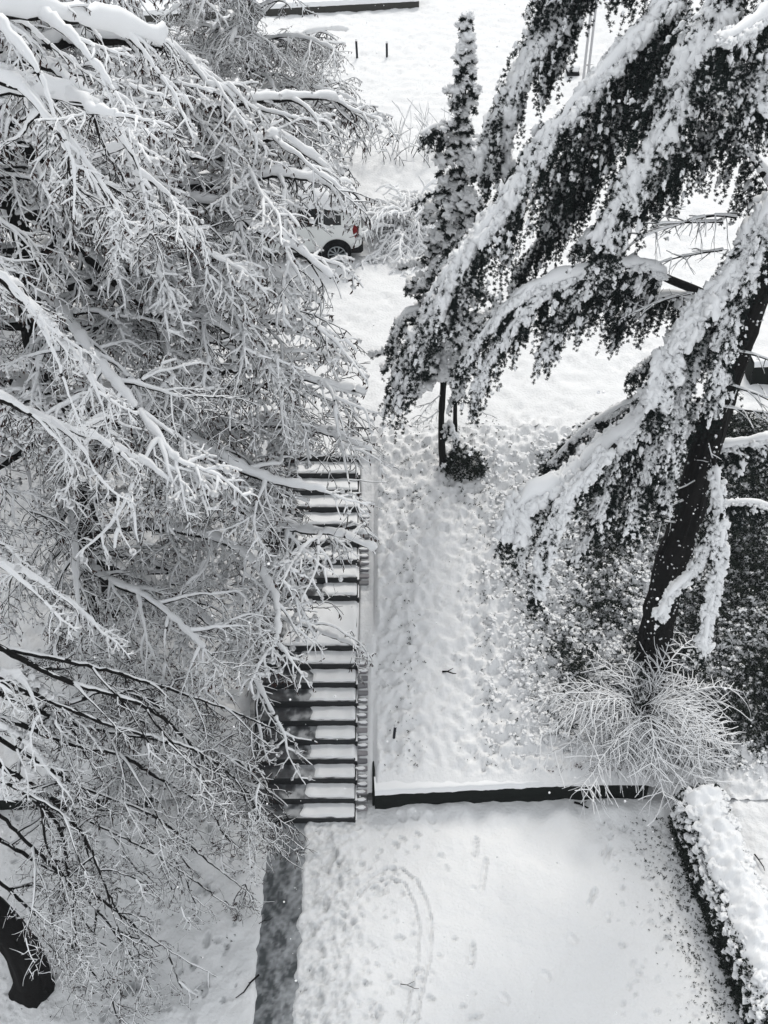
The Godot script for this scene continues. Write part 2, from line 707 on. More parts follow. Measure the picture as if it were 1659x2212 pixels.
# ------------------------------------------------------------------ the weeping cedar and the slim conifer
func needle_branch(parent: Node3D, base: Vector3, world: PackedVector3Array, r0: float, opts: Dictionary) -> void:
	var pts := PackedVector3Array()
	for p in world:
		pts.append(p - base)
	pts = smooth_path(pts, 0.1)
	var n := pts.size()
	var b := Shape.new()
	var r := taper(n, r0, 0.014)
	b.tube(pts, r, r, 7)
	var node := build("branch", b, bark_m, parent)
	var s := Shape.new()
	var load_: float = opts.get("load", 0.12)
	var from: float = opts.get("from", 0.0)
	var k0 := int(n * from)
	k0 = maxi(k0, int(n * 0.1))
	var cover := pts.slice(k0)
	if cover.size() > 3:
		lay_snow(s, cover, r.slice(k0), load_ * 0.8, load_ * 0.85, 9, 0.45, 0.0)
	var hang: float = opts.get("hang", 1.2)
	var wide: float = opts.get("wide", 0.6)
	var dense: float = opts.get("dense", 1.0)
	var snowy: float = opts.get("snowy", 0.5)
	var green := Rows.new()
	var white := [Rows.new(), Rows.new()]
	for i in range(int(n * from), n):
		var u := float(i) / n
		var tan := (pts[mini(i + 1, n - 1)] - pts[maxi(i - 1, 0)]).normalized()
		var flat := Vector3(tan.x, 0, tan.z).normalized()
		var side := flat.cross(UP).normalized()
		# a fringe of snow lumps that breaks the smooth ridge
		for q in 6 if i >= k0 else 0:
			var a := load_ * rng.randf_range(0.2, 0.66)
			white[q % 2].put(along_turn(tan + side * rng.randf_range(-0.7, 0.7), Vector3(a, a * rng.randf_range(1.1, 1.9), a)), pts[i] + side * rng.randf_range(-1.15, 1.15) * load_ + UP * rng.randf_range(-0.3, 0.55) * load_)
		var count := int(dense * 4.4 + rng.randf())
		for q in count:
			var sg := 1.0 if rng.randf() < 0.5 else -1.0
			var reach := rng.randf_range(0.1, 1.0)
			var l := hang * rng.randf_range(0.35, 1.15) * (1.0 - 0.55 * u * u) * minf(1.0, 0.35 + u * 5.0 + from)
			var dir := flat * rng.randf_range(0.2, 0.9) + side * sg * reach * wide * 1.3 + UP * rng.randf_range(-0.5, 0.0)
			var strand := grow(pts[i] - UP * (r[i] + 0.03), dir, l, maxi(5, int(l / 0.052)), rng.randf_range(2.2, 4.2) * (1.3 - reach * 0.5), 0.05)
			var m := strand.size()
			for j in range(1, m):
				var v := float(j) / m
				var steep := clampf((strand[j - 1].y - strand[j].y) / strand[j].distance_to(strand[j - 1]), 0.0, 1.0)
				green.put(any_turn(rng.randf_range(0.75, 1.2) * lerpf(1.15, 0.75, v)), strand[j] + Vector3(rng.randf_range(-1, 1), rng.randf_range(-1, 1), rng.randf_range(-1, 1)) * 0.03)
				var chance := snowy * lerpf(1.0, 0.42, steep) * lerpf(1.15, 0.62, v)
				if rng.randf() < chance * clampf(0.65 + 1.5 * low.get_noise_3d(strand[j].x * 3.0, strand[j].y * 3.0, strand[j].z * 3.0), 0.15, 1.4):
					var a := rng.randf_range(0.012, 0.03) * lerpf(1.3, 0.75, v) * (1.4 if rng.randf() < 0.15 else 1.0)
					var out := (strand[j] - strand[0]) * Vector3(1, 0, 1)
					white[j % 2].put(along_turn(strand[j] - strand[j - 1], Vector3(a * rng.randf_range(0.9, 1.5), a * rng.randf_range(1.2, 2.6), a)), strand[j] + UP * 0.022 * (1.2 - steep) + out.normalized() * 0.02 * steep + Vector3(rng.randf_range(-1, 1), 0, rng.randf_range(-1, 1)) * 0.02)
	if cover.size() > 3:
		build("snow", s, snow_m, node)
	many("needles", tufts[rng.randi_range(0, tufts.size() - 1)], green, node)
	for q in 2:
		many("snow_clumps", lumps[rng.randi_range(0, lumps.size() - 1)], white[q], node)


func dead_twigs(parent: Node3D, base: Vector3, at: Vector3, dir: Vector3, length: float, r0: float, snow: float) -> void:
	var s := Shape.new()
	var w := Shape.new()
	var n := maxi(5, int(length / 0.15))
	var pts := grow(at - base, dir, length, n, rng.randf_range(0.0, 0.7), 0.12)
	s.tube(pts, taper(n + 1, r0, 0.004), taper(n + 1, r0, 0.004), 5)
	lay_snow(w, pts, taper(n + 1, r0, 0.004), 0.006 + snow * 0.02, 0.006 + snow * 0.02, 5, 0.4, 0.1)
	for i in range(1, n + 1):
		for q in 2:
			var tan := (pts[i] - pts[i - 1]).normalized()
			var d := tan * 0.6 + Vector3(rng.randf_range(-1, 1), rng.randf_range(-1, 0.5), rng.randf_range(-1, 1)) * 0.8
			var l := rng.randf_range(0.2, 0.7) * minf(1.0, length * 0.6)
			var p := grow(pts[i], d, l, 6, rng.randf_range(-0.5, 1.2), 0.2)
			s.tube(p, taper(7, r0 * 0.35 + 0.002, 0.002), taper(7, r0 * 0.35 + 0.002, 0.002), 4)
			lay_snow(w, p, taper(7, r0 * 0.35 + 0.002, 0.002), 0.003 + snow * 0.012, 0.003 + snow * 0.012, 4, 0.4, 0.12)
			var e := grow(p[3], (p[4] - p[2]) + Vector3(rng.randf_range(-1, 1), rng.randf_range(-1, 1), rng.randf_range(-1, 1)) * 0.05, l * 0.5, 4, 0.3, 0.2)
			s.tube(e, taper(5, 0.004, 0.002), taper(5, 0.004, 0.002), 3)
	var o := build("bare_branch", s, bark_m, parent)
	if w.P.size():
		build("snow", w, snow_m, o)


# ------------------------------------------------------------------ shrubs
func arching_shrub(called: String, label: String, base: Vector3, count: int, length: float, rise: float, droop: float, snow: float, side_len: float) -> Node3D:
	var node := thing(called, label, "shrub", base)
	var s := Shape.new()
	var w := Shape.new()
	for k in count:
		var az := TAU * (k * 0.381966) + rng.randf_range(-0.2, 0.2)
		var el := rng.randf_range(rise * 0.5, rise)
		var l := length * rng.randf_range(0.55, 1.1)
		var n := 12
		var pts := grow(Vector3(rng.randf_range(-0.12, 0.12), 0, rng.randf_range(-0.12, 0.12)), Vector3(cos(az) * cos(el), sin(el), sin(az) * cos(el)), l, n, droop * rng.randf_range(0.6, 1.3), 0.12)
		for i in n + 1:
			pts[i].y = maxf(pts[i].y, 0.04 + rng.randf() * 0.03)
		var r := taper(n + 1, 0.016, 0.005)
		s.tube(pts, r, r, 4)
		lay_snow(w, smooth_path(pts, 0.08), taper(smooth_path(pts, 0.08).size(), 0.01, 0.003), snow, snow * 1.15, 5, 0.4, 0.03)
		for i in range(3, n + 1):
			for q in 2 if side_len < 0.5 else 3:
				var tan := (pts[i] - pts[i - 1]).normalized()
				var d := tan * rng.randf_range(0.3, 0.8) + tan.cross(UP).normalized() * (1.0 if q == 0 else -1.0) * rng.randf_range(0.4, 0.9) + UP * rng.randf_range(-0.4, 0.3)
				var p := grow(pts[i], d, side_len * rng.randf_range(0.4, 1.2), 5, rng.randf_range(0.3, 1.3), 0.24)
				s.tube(p, taper(6, 0.005, 0.002), taper(6, 0.005, 0.002), 3)
				lay_snow(w, p, taper(6, 0.005, 0.002), snow * 0.72, snow * 0.85, 5, 0.4, 0.06)
	build("stems", s, twig_m, node).set_meta("kind", "stuff")
	build("snow", w, snow_m, node).set_meta("kind", "stuff")
	return node


func furrow(s: Shape, pts: PackedVector3Array, depth: float) -> void:
	# long bark ridges, and roots that spread at the foot
	var foot := pts[0].y
	for i in s.P.size():
		var p := s.P[i]
		var n := s.N[i]
		var a := atan2(n.z, n.x)
		var ridge := fine.get_noise_2d(a * 0.9 + 4.0, p.y * 0.12) + 0.5 * mid.get_noise_2d(a * 2.0, p.y * 0.6)
		var root := maxf(0.0, 1.0 - (p.y - foot) / 0.5)
		s.P[i] = p + n * (ridge * depth * 0.35 + root * root * 0.07 * (0.6 + sin(a * 5.0 + 1.0) * 0.6))
		s.N[i] = (n + Vector3(-n.z, 0, n.x) * (fine.get_noise_2d(a * 0.9 + 4.03, p.y * 0.12) - fine.get_noise_2d(a * 0.9 + 3.97, p.y * 0.12)) * -2.5).normalized()


func lathe(profile: Array, sides: int, axis := UP, at := Vector3.ZERO) -> Shape:
	var s := Shape.new()
	var pts := PackedVector3Array()
	var r := PackedFloat32Array()
	for p: Array in profile:
		pts.append(at + axis * float(p[1]))
		r.append(p[0])
	s.tube(pts, r, r, sides)
	return s


# ------------------------------------------------------------------ the car
func car_ring(x: float, lower: float, belt: float, roof: float, half: float, top_half: float, flip: float) -> PackedVector3Array:
	var out := PackedVector3Array()
	var prof := [[0.86, lower], [0.97, lower + 0.12], [1.0, lower + 0.3], [0.985, belt - 0.08], [0.955, belt]]
	for p: Array in prof:
		out.append(Vector3(x, p[1], half * float(p[0]) * flip))
	var b := half * 0.955
	for k in range(1, 5):
		var u := k / 4.0
		out.append(Vector3(x, lerpf(belt, roof - 0.05, u), lerpf(b, top_half, u) * flip))
	out.append(Vector3(x, roof - 0.01, top_half * 0.82 * flip))
	out.append(Vector3(x, roof, top_half * 0.4 * flip))
	out.append(Vector3(x, roof + 0.005, 0.0))
	return out


func make_car(at: Vector3, turn: float) -> void:
	var car := thing("parked_car", "white hatchback with a red tail light, parked in the snow behind the tall laden branches", "car", at)
	car.rotation.y = turn
	var body_m := paint(Color(0.88, 0.89, 0.885), 0.28, "car paint")
	body_m.clearcoat_enabled = true
	body_m.metallic_specular = 0.5
	var glass_m := paint(Color(0.03, 0.045, 0.05), 0.12, "car glass")
	glass_m.metallic_specular = 0.5
	var black_m := paint(Color(0.06, 0.06, 0.065), 0.7, "black plastic")
	# stations from the nose (-x) to the tail (+x): x, lower, belt, roof, half width, half width of the roof
	var st := [[-2.0, 0.36, 0.62, 0.64, 0.62, 0.5], [-1.93, 0.3, 0.74, 0.78, 0.74, 0.62], [-1.6, 0.24, 0.86, 0.9, 0.82, 0.68], [-1.1, 0.24, 0.93, 0.98, 0.845, 0.7], [-0.85, 0.24, 0.95, 1.06, 0.85, 0.68],
		[-0.25, 0.24, 0.97, 1.44, 0.85, 0.6], [0.2, 0.24, 0.98, 1.52, 0.85, 0.6], [0.9, 0.24, 1.0, 1.53, 0.85, 0.6], [1.5, 0.25, 1.02, 1.47, 0.83, 0.58], [1.74, 0.27, 1.02, 1.4, 0.8, 0.56], [1.9, 0.3, 0.98, 1.12, 0.77, 0.6], [1.97, 0.34, 0.9, 0.96, 0.72, 0.6], [2.0, 0.42, 0.72, 0.76, 0.66, 0.56]]
	var s := Shape.new()
	for flip: float in [1.0, -1.0]:
		var start := s.P.size()
		var m := 0
		for a: Array in st:
			var ring := car_ring(a[0], a[1], a[2], a[3], a[4], a[5], flip)
			m = ring.size()
			for p in ring:
				s.P.append(p)
				s.N.append(Vector3.ZERO)
		for i in st.size() - 1:
			for k in m - 1:
				var q := start + i * m + k
				var f := [q, q + 1, q + m, q + 1, q + m + 1, q + m] if flip < 0 else [q, q + m, q + 1, q + 1, q + m, q + m + 1]
				for v: int in f:
					s.I.append(v)
		for e in 2:
			var q := start + (0 if e == 0 else (st.size() - 1) * m)
			for k in range(1, m - 1):
				var f := [q, q + k, q + k + 1] if (e == 0) == (flip > 0) else [q, q + k + 1, q + k]
				for v: int in f:
					s.I.append(v)
	for i in range(0, s.I.size(), 3):
		var n := (s.P[s.I[i + 2]] - s.P[s.I[i]]).cross(s.P[s.I[i + 1]] - s.P[s.I[i]])
		for k in 3:
			s.N[s.I[i + k]] += n
	for i in s.N.size():
		if absf(s.P[i].z) < 0.001:
			s.N[i].z = 0.0
		s.N[i] = s.N[i].normalized()
	build("body", s, body_m, car)
	# side windows, on the sloping side of the cabin
	var side_at := func(x: float, u: float, flip: float) -> Vector3:
		var k := 0
		while k < st.size() - 2 and st[k + 1][0] < x:
			k += 1
		var v: float = (x - st[k][0]) / (st[k + 1][0] - st[k][0])
		var belt := lerpf(st[k][2], st[k + 1][2], v)
		var roof := lerpf(st[k][3], st[k + 1][3], v) - 0.05
		return Vector3(x, lerpf(belt, roof, u), (lerpf(lerpf(st[k][4], st[k + 1][4], v) * 0.955, lerpf(st[k][5], st[k + 1][5], v), u) + 0.008) * flip)
	for flip: float in [1.0, -1.0]:
		for wdw: Array in [[-0.55, 0.42, 0.35], [0.5, 1.02, 1.0], [1.08, 1.5, 1.32]]:
			var g := Shape.new()
			var x0: float = wdw[0]
			var x1: float = wdw[1]
			var cols := 6
			for i in cols:
				var xa := lerpf(x0, x1, float(i) / cols)
				var xb := lerpf(x0, x1, float(i + 1) / cols)
				var ta := 0.86
				var tb := 0.86
				if x0 < -0.3:
					ta = clampf((xa + 0.6) * 1.4, 0.12, 0.86)
					tb = clampf((xb + 0.6) * 1.4, 0.12, 0.86)
				if x1 > 1.4:
					tb = lerpf(0.86, 0.55, pow(float(i + 1) / cols, 4.0))
					ta = lerpf(0.86, 0.55, pow(float(i) / cols, 4.0))
				for j in 3:
					var c: Array = []
					for e: Array in [[xa, ta, j], [xa, ta, j + 1], [xb, tb, j + 1], [xb, tb, j]]:
						c.append(side_at.call(e[0], lerpf(0.07, e[1], e[2] / 3.0), flip))
					if flip > 0:
						g.quad(c[0], c[1], c[2], c[3])
					else:
						g.quad(c[0], c[3], c[2], c[1])
			build("side_window", g, glass_m, car)
	var rear := Shape.new()
	rear.quad(Vector3(1.905, 1.05, 0.58), Vector3(1.76, 1.36, 0.5), Vector3(1.76, 1.36, -0.5), Vector3(1.905, 1.05, -0.58))
	build("rear_window", rear, glass_m, car)
	var bumper := Shape.new()
	bumper.box(Vector3(1.5, 0.24, -0.79), Vector3(2.03, 0.42, 0.79), 0.06)
	build("rear_bumper", bumper, black_m, car)
	var red := paint(Color(0.45, 0.035, 0.05), 0.2, "red lamp glass")
	var clear := paint(Color(0.75, 0.6, 0.6), 0.2, "clear lamp glass")
	for flip: float in [1.0, -1.0]:
		var l := Shape.new()
		l.tube(PackedVector3Array([Vector3(1.86, 0.68, 0.735 * flip), Vector3(1.865, 0.8, 0.745 * flip), Vector3(1.84, 0.94, 0.74 * flip), Vector3(1.8, 1.02, 0.73 * flip)]), PackedFloat32Array([0.035, 0.085, 0.085, 0.03]), PackedFloat32Array([0.05, 0.085, 0.08, 0.03]), 10)
		var lamp := build("tail_light", l, red, car)
		var c := Shape.new()
		c.tube(PackedVector3Array([Vector3(1.9, 0.86, 0.76 * flip), Vector3(1.9, 0.92, 0.76 * flip)]), PackedFloat32Array([0.055, 0.045]), PackedFloat32Array([0.055, 0.045]), 10)
		build("reversing_lens", c, clear, lamp)
	var rubber := paint(Color(0.05, 0.05, 0.055), 0.85, "rubber")
	var alloy := paint(Color(0.62, 0.64, 0.65), 0.35, "alloy")
	alloy.metallic = 0.6
	for wx: float in [-1.35, 1.38]:
		for flip: float in [1.0, -1.0]:
			var arch := Shape.new()
			arch.tube(PackedVector3Array([Vector3(wx, 0.33, 0.7 * flip), Vector3(wx, 0.33, 0.856 * flip)]), PackedFloat32Array([0.36, 0.36]), PackedFloat32Array([0.36, 0.36]), 28)
			build("wheel_arch", arch, black_m, car)
			var ty := Shape.new()
			var z0 := 0.7 * flip
			ty.tube(PackedVector3Array([Vector3(wx, 0.3, z0), Vector3(wx, 0.3, 0.84 * flip), Vector3(wx, 0.3, 0.875 * flip), Vector3(wx, 0.3, 0.88 * flip)]), PackedFloat32Array([0.3, 0.3, 0.285, 0.23]), PackedFloat32Array([0.3, 0.3, 0.285, 0.23]), 28)
			var wheel := build("wheel", ty, rubber, car)
			var rim := Shape.new()
			rim.tube(PackedVector3Array([Vector3(wx, 0.3, 0.862 * flip), Vector3(wx, 0.3, 0.892 * flip)]), PackedFloat32Array([0.05, 0.035]), PackedFloat32Array([0.05, 0.035]), 12)
			for k in 10:
				var a := TAU * k / 10
				var d := Vector3(cos(a), sin(a), 0)
				rim.tube(PackedVector3Array([Vector3(wx, 0.3, 0.886 * flip) + d * 0.03, Vector3(wx, 0.3, 0.89 * flip) + d * 0.205]), PackedFloat32Array([0.013, 0.02]), PackedFloat32Array([0.013, 0.02]), 5)
			var ringp := PackedVector3Array()
			for k in 25:
				ringp.append(Vector3(wx + cos(TAU * k / 24) * 0.212, 0.3 + sin(TAU * k / 24) * 0.212, 0.888 * flip))
			rim.tube(ringp, taper(25, 0.014, 0.014), taper(25, 0.014, 0.014), 5)
			build("rim", rim, alloy, wheel)
	for flip: float in [1.0, -1.0]:
		var h := Shape.new()
		h.box(Vector3(0.32, 0.86, 0.845 * flip - 0.012), Vector3(0.5, 0.89, 0.845 * flip + 0.012), 0.01)
		build("door_handle", h, body_m, car)
		var sm := Shape.new()
		sm.box(Vector3(-0.62, 0.98, 0.86 * flip - 0.08), Vector3(-0.48, 1.12, 0.86 * flip + 0.08), 0.03)
		build("side_mirror", sm, body_m, car)
		var sill := Shape.new()
		sill.box(Vector3(-1.0, 0.2, 0.8 * flip - 0.05), Vector3(1.0, 0.3, 0.8 * flip + 0.05), 0.02)
		build("sill", sill, black_m, car)
	# the snow on roof, bonnet and along the tailgate
	var cap := func(x: float, z: float) -> float:
		var k := 0
		while k < st.size() - 2 and st[k + 1][0] < x:
			k += 1
		var v: float = clampf((x - st[k][0]) / (st[k + 1][0] - st[k][0]), 0, 1)
		var roof := lerpf(st[k][3], st[k + 1][3], v)
		var half := lerpf(st[k][5], st[k + 1][5], v) + 0.06
		var e := clampf((half - absf(z)) / 0.16, 0.0, 1.0)
		var ends := clampf((1.96 - x) / 0.2, 0.0, 1.0) * clampf((x + 1.95) / 0.2, 0.0, 1.0)
		return roof - 0.07 + 0.3 * sqrt(e) * sqrt(ends) + 0.02 * mid.get_noise_2d(x * 3.0, z * 3.0)
	build("snow", sheet(-1.95, 1.96, -0.72, 0.72, 0.06, cap, no_color, []), snow_m, car)


# ------------------------------------------------------------------ relief of the snow
func plaza_height(x: float, z: float) -> float:
	var h := 0.055 + 0.04 * low.get_noise_2d(x * 1.3, z * 1.3) + 0.03 * mid.get_noise_2d(x, z) + 0.009 * fine.get_noise_2d(x, z)
	var trod := smoothstep(0.25, 0.0, absf(x + 1.0) - 0.55) + 0.35 * smoothstep(0.5, 0.0, absf(x + 4.2) - 1.8)
	h += trod * (0.035 * fine.get_noise_2d(x, z) + 0.018 * mid.get_noise_2d(x * 2.3, z * 2.3))
	# the shovelled strip of the path
	var wob := 0.03 * mid.get_noise_2d(x * 0.3, z * 1.2) + 0.02 * fine.get_noise_2d(x * 0.4, z * 0.7)
	var inside := minf(x + 2.1 + wob, -1.42 + wob * 1.8 - x)
	if z > -12.7:
		h -= 0.1 * smoothstep(-0.02, 0.045, inside)
	h += (0.06 + 0.09 * mid.get_noise_2d(x * 0.9, 4.0)) * smoothstep(0.4, 0.0, absf(z + 12.75)) * smoothstep(0.0, 0.3, x)   # banked against the wall
	h -= 0.03 * smoothstep(4.2, 5.4, x) * (0.6 + fine.get_noise_2d(x, z))
	return h


func plaza_color(p: Vector3, wet: float) -> Color:
	var a := smoothstep(0.15, 0.0, absf(p.x + 1.05) - 0.42) * maxf(0.0, 0.35 + 0.9 * mid.get_noise_2d(p.x * 1.6, p.z * 1.2) + 1.3 * fine.get_noise_2d(p.x * 2.2, p.z * 1.8)) * 0.36
	a += 0.25 * smoothstep(0.5, 0.0, absf(p.x + 3.6) - 1.3) * maxf(0.0, mid.get_noise_2d(p.x * 0.8 + 7.0, p.z * 0.8) + 0.25)
	a = clampf(a + wet, 0.0, 1.0)
	return Color(0.82, 0.826, 0.834).lerp(Color(0.36, 0.37, 0.38), a)


func slope_height(x: float, z: float) -> float:
	var d := -z
	var g := ground(x, z)
	var smooth_lane := smoothstep(0.55, 0.15, absf(x - 1.05 - (d - 13.0) * 0.03)) * smoothstep(18.6, 17.6, d)
	var rough := 1.0 - 0.5 * smooth_lane
	if x < -2.3:
		rough = 0.8
	var amp := 0.078 * rough
	var ivy := smoothstep(1.7, 3.4, x - 0.25 * sin(d * 1.3)) * smoothstep(13.3, 14.6, d)
	amp += 0.035 * ivy
	var h := g + 0.05 + 0.03 * low.get_noise_2d(x * 2.0, z * 2.0) + amp * (1.2 * fine.get_noise_2d(x * 0.8, z * 0.8) + 0.8 * mid.get_noise_2d(x * 2.2, z * 2.2))
	# the ledge of the path's far side, running up the slope
	h += 0.1 * smoothstep(0.12, 0.0, absf(x - 1.95 - 0.1 * sin(d * 0.9))) * smoothstep(14.5, 15.5, d) * smoothstep(17.8, 17.0, d) * (0.6 + mid.get_noise_2d(x * 3.0, z * 3.0))
	if x > -0.55 and x < -0.1:
		h = g + 0.02 + 0.03 * mid.get_noise_2d(x * 2.0, z * 2.0)
		if x < -0.27:
			h -= 0.07 * smoothstep(-0.27, -0.33, x) * smoothstep(-0.55, -0.49, x) * (1.0 if (d < 15.3 and d > 12.7) or (d > 16.8 and d < 18.3) else 0.2)
	if d < 13.3 and x > -0.2 and x < 4.9:
		h = lerpf(h, g + 0.05 + 0.012 * mid.get_noise_2d(x, z), smoothstep(13.35, 13.05, d))
	return h


func upper_height(x: float, z: float) -> float:
	var d := -z
	var g := ground(x, minf(z, -20.2))
	var h := g + 0.05 + 0.05 * low.get_noise_2d(x * 0.8, z * 0.8) + 0.045 * mid.get_noise_2d(x * 0.8, z * 1.4)
	h += 0.04 * fine.get_noise_2d(x * 0.6, z * 1.1)
	if d < 21.0:
		h = lerpf(slope_height(x, z), h, smoothstep(20.2, 21.0, d)) if x > -0.1 or x < -2.5 else h
	h += 0.9 * smoothstep(4.0, 9.0, x) * smoothstep(30.0, 42.0, d)    # the bank rising to the right
	return h


func footmarks(path: Array, spacing: float, deep: float, wet := 0.0, size := 1.0) -> Array:
	# a line of footprints along ground points (x, z)
	var out := []
	var side := 1.0
	for i in path.size() - 1:
		var a := Vector2(path[i][0], path[i][1])
		var b := Vector2(path[i + 1][0], path[i + 1][1])
		var d := (b - a).normalized()
		var k := int(a.distance_to(b) / spacing)
		for j in k:
			side = -side
			var c := a + d * spacing * (j + rng.randf_range(-0.15, 0.15)) + Vector2(-d.y, d.x) * (side * rng.randf_range(0.07, 0.13))
			out.append({"at": c, "dir": d.rotated(rng.randf_range(-0.25, 0.25)), "a": 0.15 * size, "b": 0.062 * size, "deep": deep * rng.randf_range(0.7, 1.2), "wet": wet * rng.randf_range(0.5, 1.3)})
	return out


func wheel_rut(path: Array, half: float, deep: float) -> Array:
	var out := []
	for i in path.size() - 1:
		var a := Vector2(path[i][0], path[i][1])
		var b := Vector2(path[i + 1][0], path[i + 1][1])
		var d := (b - a).normalized()
		var k := maxi(1, int(a.distance_to(b) / 0.07))
		for j in k:
			out.append({"at": a.lerp(b, float(j) / k) + Vector2(rng.randf_range(-0.008, 0.008), rng.randf_range(-0.008, 0.008)), "dir": d, "a": 0.075, "b": half, "deep": deep * rng.randf_range(0.35, 0.75), "wet": rng.randf_range(0.0, 0.09)})
	return out


func flat_xz(p: Vector3) -> Array:
	return [p.x, p.z]


# ------------------------------------------------------------------ the scene
func _ready() -> void:
	var camera := Camera3D.new()
	camera.name = "camera"
	camera.position = EYE
	camera.rotation = Vector3(-TILT, 0, 0)
	camera.fov = 45.0
	camera.near = 0.1
	camera.far = 600.0
	add_child(camera)
	camera.current = true
	var env := Environment.new()
	env.background_mode = Environment.BG_SKY
	var sky_m := ProceduralSkyMaterial.new()
	sky_m.sky_top_color = Color(0.93, 0.945, 0.96)
	sky_m.sky_horizon_color = Color(0.9, 0.915, 0.93)
	sky_m.ground_bottom_color = Color(0.7, 0.72, 0.74)
	sky_m.ground_horizon_color = Color(0.86, 0.89, 0.93)
	sky_m.sky_curve = 0.3
	sky_m.sun_angle_max = 1.0
	sky_m.energy_multiplier = 0.82
	var sky := Sky.new()
	sky.sky_material = sky_m
	env.sky = sky
	env.tonemap_mode = Environment.TONE_MAPPER_LINEAR
	env.tonemap_exposure = 1.24
	env.sdfgi_enabled = true
	env.ssao_enabled = true
	env.ssil_enabled = true
	env.fog_enabled = true
	env.fog_density = 0.0007
	env.fog_light_color = Color(0.9, 0.93, 0.96)
	var world := WorldEnvironment.new()
	world.name = "sky"
	world.environment = env
	add_child(world)
	var sun := DirectionalLight3D.new()
	sun.name = "sun"
	sun.light_energy = 0.5
	sun.light_angular_distance = 16.0
	sun.light_color = Color(1.0, 0.985, 0.96)
	sun.rotation_degrees = Vector3(-48, 166, 0)
	sun.shadow_enabled = true
	add_child(sun)

	rng.seed = 20240117
	low.seed = 3; low.frequency = 0.35; low.fractal_octaves = 2
	mid.seed = 5; mid.frequency = 1.6; mid.fractal_octaves = 2
	fine.seed = 9; fine.frequency = 4.6; fine.fractal_octaves = 2
	make_materials()
	make_ground()
	make_stairs()
	make_walls()
	make_kit()
	make_left_trees()
	make_cedar()
	make_slim_conifer()
	make_shrubs()
	make_hedge()
	make_ground_cover()
	make_small_things()
	make_snowfall()


func make_materials() -> void:
	snow_m = paint(Color(0.942, 0.945, 0.95), 0.85, "snow")
	ground_m = paint(Color.WHITE, 0.85, "snow on the ground")
	ground_m.vertex_color_use_as_albedo = true
	relief(ground_m, 0.03, 1.1, 0.8, 31)
	bark_m = paint(Color(0.085, 0.078, 0.075), 0.95, "wet bark")
	relief(bark_m, 0.03, 0.8, 2.2, 32)
	twig_m = paint(Color(0.1, 0.086, 0.082), 0.9, "twig bark")
	seed_m = paint(Color(0.23, 0.155, 0.135), 0.9, "dry seeds")
	needle_m = paint(Color(0.125, 0.165, 0.155), 0.8, "needles")
	leaf_m = paint(Color(0.105, 0.135, 0.11), 0.6, "leaves")
	concrete_m = paint(Color(0.16, 0.165, 0.17), 0.6, "wet concrete")
	relief(concrete_m, 0.04, 0.4, 2.0, 33)
	wall_m = paint(Color(0.1, 0.115, 0.105), 0.9, "mossy stone")
	relief(wall_m, 0.05, 1.6, 2.4, 34)


